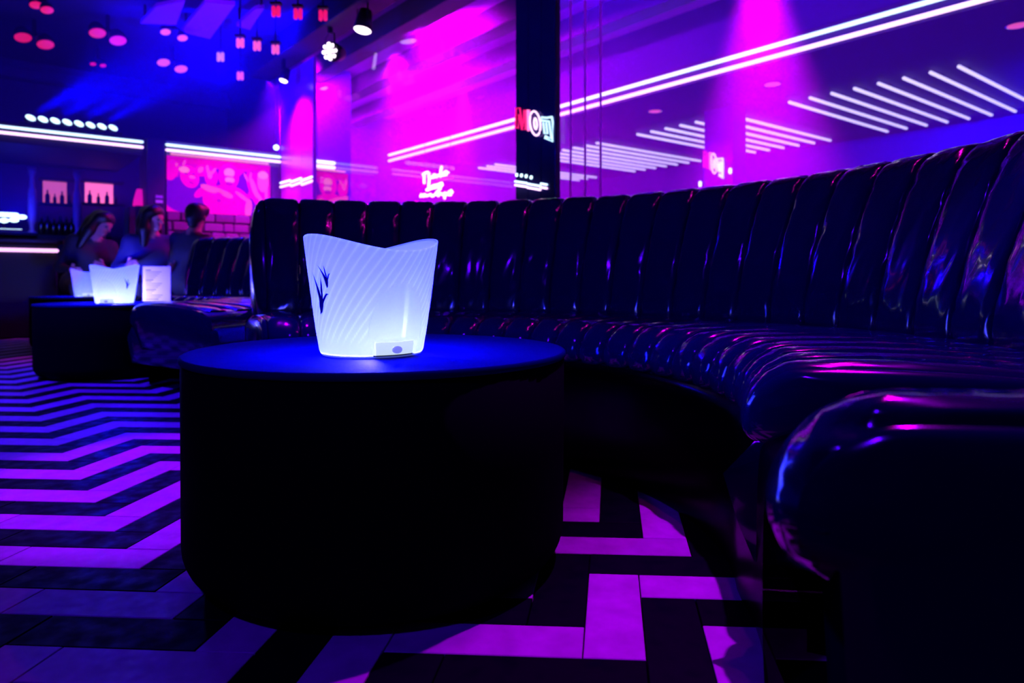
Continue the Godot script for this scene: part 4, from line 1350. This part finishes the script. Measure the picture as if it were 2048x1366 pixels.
func nets(st: SurfaceTool, bones: Array, k: float, cell: float):
	# bones: [from, to, radius, radius, colour]; one smooth surface round all of them (surface nets)
	var lo := Vector3.ONE * 1e9
	var hi := -lo
	for b in bones:
		var r: float = maxf(b[2], b[3]) + cell * 3
		lo = lo.min(b[0] - Vector3.ONE * r).min(b[1] - Vector3.ONE * r)
		hi = hi.max(b[0] + Vector3.ONE * r).max(b[1] + Vector3.ONE * r)
	var nx := int((hi.x - lo.x) / cell) + 2
	var ny := int((hi.y - lo.y) / cell) + 2
	var nz := int((hi.z - lo.z) / cell) + 2
	var f := PackedFloat32Array()
	f.resize(nx * ny * nz)
	f.fill(1.0)
	for b in bones:
		var a: Vector3 = b[0]
		var e: Vector3 = b[1] - a
		var ra: float = b[2]
		var rb: float = b[3]
		var m := maxf(ra, rb) + k + cell * 2
		var l := (a.min(b[1]) - Vector3.ONE * m - lo) / cell
		var h := (a.max(b[1]) + Vector3.ONE * m - lo) / cell
		var ee := maxf(e.length_squared(), 1e-8)
		for z in range(maxi(0, int(l.z)), mini(nz, int(h.z) + 1)):
			for y in range(maxi(0, int(l.y)), mini(ny, int(h.y) + 1)):
				for x in range(maxi(0, int(l.x)), mini(nx, int(h.x) + 1)):
					var p := lo + Vector3(x, y, z) * cell - a
					var t := clampf(p.dot(e) / ee, 0.0, 1.0)
					var d := (p - e * t).length() - lerpf(ra, rb, t)
					var i := (z * ny + y) * nx + x
					var o := f[i]
					var q := maxf(k - absf(o - d), 0.0) / k
					f[i] = minf(o, d) - q * q * k * 0.25
	var at_cell := {}
	var verts := []
	for z in nz - 1:
		for y in ny - 1:
			for x in nx - 1:
				var i := (z * ny + y) * nx + x
				var v := [f[i], f[i + 1], f[i + nx], f[i + nx + 1], f[i + nx * ny], f[i + nx * ny + 1], f[i + nx * ny + nx], f[i + nx * ny + nx + 1]]
				var neg := 0
				for w in v:
					if w < 0.0:
						neg += 1
				if neg == 0 or neg == 8:
					continue
				var s := Vector3.ZERO
				var n := 0
				for c in [[0, 1], [2, 3], [4, 5], [6, 7], [0, 2], [1, 3], [4, 6], [5, 7], [0, 4], [1, 5], [2, 6], [3, 7]]:
					var g0: float = v[c[0]]
					var g1: float = v[c[1]]
					if (g0 < 0.0) != (g1 < 0.0):
						var tt := g0 / (g0 - g1)
						var p0 := Vector3(c[0] & 1, (c[0] >> 1) & 1, c[0] >> 2)
						var p1 := Vector3(c[1] & 1, (c[1] >> 1) & 1, c[1] >> 2)
						s += p0.lerp(p1, tt)
						n += 1
				at_cell[i] = verts.size()
				verts.append(lo + (Vector3(x, y, z) + s / n) * cell)
	var cols := []
	for p in verts:
		var best := 1e9
		var c := Color.WHITE
		for b in bones:
			var e: Vector3 = b[1] - b[0]
			var t := clampf((p - b[0]).dot(e) / maxf(e.length_squared(), 1e-8), 0.0, 1.0)
			var d: float = (p - b[0] - e * t).length() - lerpf(b[2], b[3], t)
			if d < best:
				best = d
				c = b[4]
		cols.append(c)
	st.set_smooth_group(0)
	var steps := [1, nx, nx * ny]
	for z in range(1, nz - 1):
		for y in range(1, ny - 1):
			for x in range(1, nx - 1):
				var i := (z * ny + y) * nx + x
				for ax in 3:
					var g0 := f[i]
					var g1: float = f[i + steps[ax]]
					if (g0 < 0.0) == (g1 < 0.0):
						continue
					var u: int = steps[(ax + 1) % 3]
					var w: int = steps[(ax + 2) % 3]
					var q := [i - u - w, i - w, i, i - u]
					if not (at_cell.has(q[0]) and at_cell.has(q[1]) and at_cell.has(q[2]) and at_cell.has(q[3])):
						continue
					if g0 < 0.0:
						q.reverse()
					for o in [0, 1, 2, 0, 2, 3]:
						st.set_color(cols[at_cell[q[o]]])
						st.add_vertex(verts[at_cell[q[o]]])

func hand_bones(wrist: Vector3, dir: Vector3, palm: Vector3, skin: Color, side: float) -> Array:
	# palm, four fingers of unequal length with a bend, a thumb from the side of the palm
	var d := dir.normalized()
	var n := palm.normalized()
	var w := d.cross(n).normalized() * side
	var out := [[wrist, wrist + d * 0.04, 0.024, 0.03, skin], [wrist + d * 0.04 - w * 0.02, wrist + d * 0.085 - w * 0.024, 0.018, 0.014, skin], [wrist + d * 0.04 + w * 0.02, wrist + d * 0.085 + w * 0.024, 0.018, 0.014, skin]]
	for i in 4:
		var s := wrist + d * 0.09 + w * (i - 1.5) * 0.019
		var l: float = [0.062, 0.075, 0.07, 0.055][i]
		var mid := s + d * l * 0.5 + n * 0.006
		out.append([s - d * 0.02, mid, 0.0095, 0.0088, skin])
		out.append([mid, mid + (d * 0.8 + n * 0.6).normalized() * l * 0.55, 0.0088, 0.0072, skin])
	var th := wrist + d * 0.03 - w * 0.03
	out.append([th, th + (d * 0.7 - w * 0.7).normalized() * 0.04, 0.013, 0.0105, skin])
	out.append([th + (d * 0.7 - w * 0.7).normalized() * 0.04, th + (d * 0.9 - w * 0.4).normalized() * 0.072, 0.0105, 0.0085, skin])
	return out

func person(label: String, feet: Vector3, turn: float, lean: float, side_lean: float, head_turn: Vector3, hands: Array, shirt: Color, skin: Color, hair: Color, long_hair: bool, shoulder := 0.17):
	# a seated figure facing +z of its own axes, seat at 0.46 m
	var root := MeshInstance3D.new()
	root.name = numbered("person")
	add_child(root)
	root.transform = Transform3D(Basis(Vector3.UP, turn), feet)
	tag(root, label, "person", "people sitting at the far booth")
	var trousers := Color(0.02, 0.02, 0.03)
	var hip := Vector3(0, 0.55, 0)
	var tilt := Basis(Vector3.BACK, side_lean) * Basis(Vector3.RIGHT, lean)
	var up := func(v: Vector3) -> Vector3: return hip + tilt * v
	var neck: Vector3 = up.call(Vector3(0, 0.47, -0.01))
	var head: Vector3 = neck + tilt * Vector3(0, 0.075, 0.015)
	var hb := Basis.from_euler(head_turn)
	var bones := [
		[up.call(Vector3(-0.06, 0.0, 0)), up.call(Vector3(0.06, 0.0, 0)), 0.125, 0.125, trousers],
		[up.call(Vector3(0, 0.08, 0)), up.call(Vector3(0, 0.22, 0.01)), 0.125, 0.13, shirt],
		[up.call(Vector3(-0.07, 0.30, 0.01)), up.call(Vector3(0.07, 0.30, 0.01)), 0.125, 0.125, shirt],
		[up.call(Vector3(-shoulder, 0.41, -0.01)), up.call(Vector3(shoulder, 0.41, -0.01)), 0.068, 0.068, shirt],
		[up.call(Vector3(0, 0.43, -0.01)), neck, 0.06, 0.052, skin],
		[neck, head, 0.05, 0.05, skin],
	]
	var st := stool()
	var hand_list := []
	for s in [-1.0, 1.0]:
		var sh: Vector3 = up.call(Vector3(s * (shoulder + 0.015), 0.405, -0.01))
		var hand: Vector3 = hands[0 if s < 0 else 1]
		var mid := (sh + hand) / 2
		var l := minf((hand - sh).length(), 0.535)
		var drop := sqrt(maxf(0.0, 0.0729 - l * l / 4.0))
		var axis := (hand - sh).normalized()
		var pole := Vector3(s * 0.5, -1.0, -0.35)
		pole = (pole - axis * pole.dot(axis)).normalized()
		var el := mid + pole * drop
		bones.append([sh, el, 0.056, 0.044, shirt])
		bones.append([el, hand, 0.042, 0.028, shirt])
		hand_list.append_array(hand_bones(hand, (hand - el).normalized(), Vector3(-s, 0.2, 0.2), skin, s))
		bones.append([hip + Vector3(s * 0.09, -0.01, 0.02), hip + Vector3(s * 0.12, -0.03, 0.42), 0.088, 0.062, trousers])
		bones.append([hip + Vector3(s * 0.12, -0.03, 0.42), Vector3(s * 0.12, 0.10, 0.40), 0.06, 0.042, trousers])
		bones.append([Vector3(s * 0.12, 0.06, 0.38), Vector3(s * 0.13, 0.045, 0.56), 0.045, 0.036, trousers])
	nets(st, bones, 0.05, 0.024)
	nets(st, hand_list, 0.008, 0.006)
	# head: skull, jaw, brow, nose, lips, chin, ears
	var hp := func(v: Vector3) -> Vector3: return head + hb * v
	var hd := [
		[hp.call(Vector3(0, 0.11, -0.03)), hp.call(Vector3(0, 0.115, 0.015)), 0.082, 0.076, skin],
		[hp.call(Vector3(0, 0.05, 0.03)), hp.call(Vector3(0, 0.015, 0.05)), 0.055, 0.038, skin],
		[hp.call(Vector3(0, 0.0, 0.062)), hp.call(Vector3(0, 0.0, 0.065)), 0.02, 0.02, skin],
		[hp.call(Vector3(-0.03, 0.105, 0.078)), hp.call(Vector3(0.03, 0.105, 0.078)), 0.013, 0.013, skin],
		[hp.call(Vector3(0, 0.09, 0.088)), hp.call(Vector3(0, 0.06, 0.105)), 0.009, 0.014, skin],
		[hp.call(Vector3(-0.018, 0.031, 0.083)), hp.call(Vector3(0.018, 0.031, 0.083)), 0.008, 0.008, skin.darkened(0.25)],
		[hp.call(Vector3(-0.08, 0.085, -0.01)), hp.call(Vector3(-0.082, 0.055, -0.005)), 0.014, 0.011, skin],
		[hp.call(Vector3(0.08, 0.085, -0.01)), hp.call(Vector3(0.082, 0.055, -0.005)), 0.014, 0.011, skin],
		[hp.call(Vector3(0, -0.04, -0.005)), hp.call(Vector3(0, 0.03, 0.0)), 0.05, 0.05, skin],
		[hp.call(Vector3(-0.031, 0.085, 0.078)), hp.call(Vector3(-0.031, 0.085, 0.079)), 0.009, 0.009, Color(0.05, 0.04, 0.05)],
		[hp.call(Vector3(0.031, 0.085, 0.078)), hp.call(Vector3(0.031, 0.085, 0.079)), 0.009, 0.009, Color(0.05, 0.04, 0.05)],
	]
	nets(st, hd, 0.014, 0.009)
	st.index()
	st.generate_normals()
	root.mesh = st.commit()
	M.body = mat(Color.WHITE, 0.75)
	M.body.vertex_color_use_as_albedo = true
	root.material_override = M.body
	var hs := stool()
	var hair_bones := [
		[hp.call(Vector3(0, 0.125, -0.04)), hp.call(Vector3(0, 0.145, 0.01)), 0.09, 0.078, hair],
		[hp.call(Vector3(-0.05, 0.15, 0.02)), hp.call(Vector3(0.05, 0.15, 0.02)), 0.052, 0.052, hair],
		[hp.call(Vector3(0, 0.06, -0.06)), hp.call(Vector3(0, 0.02, -0.06)), 0.07, 0.05, hair],
	]
	if long_hair:
		for s in [-1.0, 1.0]:
			hair_bones.append([hp.call(Vector3(s * 0.075, 0.13, -0.01)), hp.call(Vector3(s * 0.088, -0.02, -0.01)), 0.042, 0.05, hair])
			hair_bones.append([hp.call(Vector3(s * 0.088, -0.02, -0.01)), hp.call(Vector3(s * 0.075, -0.19, -0.01)), 0.05, 0.03, hair])
		hair_bones.append([hp.call(Vector3(0, 0.05, -0.075)), hp.call(Vector3(0, -0.2, -0.085)), 0.08, 0.055, hair])
	nets(hs, hair_bones, 0.03, 0.013)
	hs.index()
	hs.generate_normals()
	var h := obj("hair", hs.commit(), mat(hair, 0.5), root)
	h.set_meta("label", "long dark hair" if long_hair else "short dark hair")

func people():
	var navy := Color(0.012, 0.012, 0.04)
	var skin := Color(0.36, 0.14, 0.14)
	person("woman with long dark hair leaning forward, face turned down to the right", Vector3(-4.22, 0.0, -6.82), 0.75, 0.34, -0.16, Vector3(0.45, 0.75, -0.25), [Vector3(-0.16, 0.68, 0.38), Vector3(0.10, 0.70, 0.40)], Color(0.008, 0.008, 0.02), skin, Color(0.01, 0.01, 0.015), true, 0.15)
	person("person in dark blue in right profile, seated in the middle of three people", Vector3(-3.50, 0.0, -6.72), 0.6, 0.20, 0.0, Vector3(0.1, 0.85, 0.0), [Vector3(-0.22, 0.72, 0.34), Vector3(0.16, 0.70, 0.40)], Color(0.02, 0.02, 0.14), Color(0.50, 0.2, 0.2), Color(0.01, 0.01, 0.02), true, 0.17)
	person("person in black seen from behind before the mural, one shoulder edged in pink", Vector3(-3.02, 0.0, -6.45), 2.75, 0.10, 0.10, Vector3(0.1, 0.3, 0.05), [Vector3(-0.20, 0.72, 0.34), Vector3(0.22, 0.70, 0.34)], navy, skin, Color(0.01, 0.01, 0.015), false, 0.18)
	var which := ["left", "middle", "right"]
	for i in 3:
		var p: Vector3 = [Vector3(-4.22, 0.0, -6.82), Vector3(-3.50, 0.0, -6.72), Vector3(-3.02, 0.0, -6.45)][i]
		var t := thing("round_stool", "dark round stool under the %s one of the three seated people" % which[i], "stool", at(p), "stools of the seated people")
		obj("seat", lathe([Vector2(0.0, 0.36), Vector2(0.15, 0.36), Vector2(0.165, 0.38), Vector2(0.16, 0.41), Vector2(0.0, 0.418)], 28), M.vinyl, t)
		obj("pole", lathe([Vector2(0.0, 0.02), Vector2(0.03, 0.02), Vector2(0.03, 0.36), Vector2(0.0, 0.36)], 16), M.chrome, t)
		obj("base", lathe([Vector2(0.0, 0.0), Vector2(0.17, 0.0), Vector2(0.17, 0.01), Vector2(0.03, 0.025), Vector2(0.0, 0.025)], 28), M.chrome, t)
	spot("people_pink_light", Vector3(-1.9, 2.5, -7.6), Vector3(-3.2, 1.05, -6.6), Color(1.0, 0.02, 0.6), 6.0, 24.0, 0.03, 0.5)

# ---------------------------------------------------------------- haze

func fog(called: String, frame: Transform3D, lo: Vector3, hi: Vector3, density: float, tint: Color, label: String):
	var v := FogVolume.new()
	v.name = called
	v.shape = RenderingServer.FOG_VOLUME_SHAPE_BOX
	v.size = hi - lo
	var m := FogMaterial.new()
	m.density = density
	m.albedo = tint  # colour of the lights put into the haze itself
	v.material = m
	add_child(v)
	v.transform = frame * at((lo + hi) / 2)
	tag(v, label, "haze")
	v.set_meta("kind", "stuff")

func haze():
	fog("stage_haze", bar_frame(), Vector3(-9.0, 1.3, -2.2), Vector3(-0.3, 3.45, 2.5), 0.10, Color(0.5, 0.25, 1.0), "thin stage haze over the bar at the far left, tinted with its blue light")
	fog("hall_haze", wall_frame(), Vector3(-10.6, 0.2, -10.5), Vector3(8.5, 3.4, -2.8), 0.075, Color(0.8, 0.15, 1.0), "thin haze filling the hall seen in the mirrored wall, tinted with its magenta light")
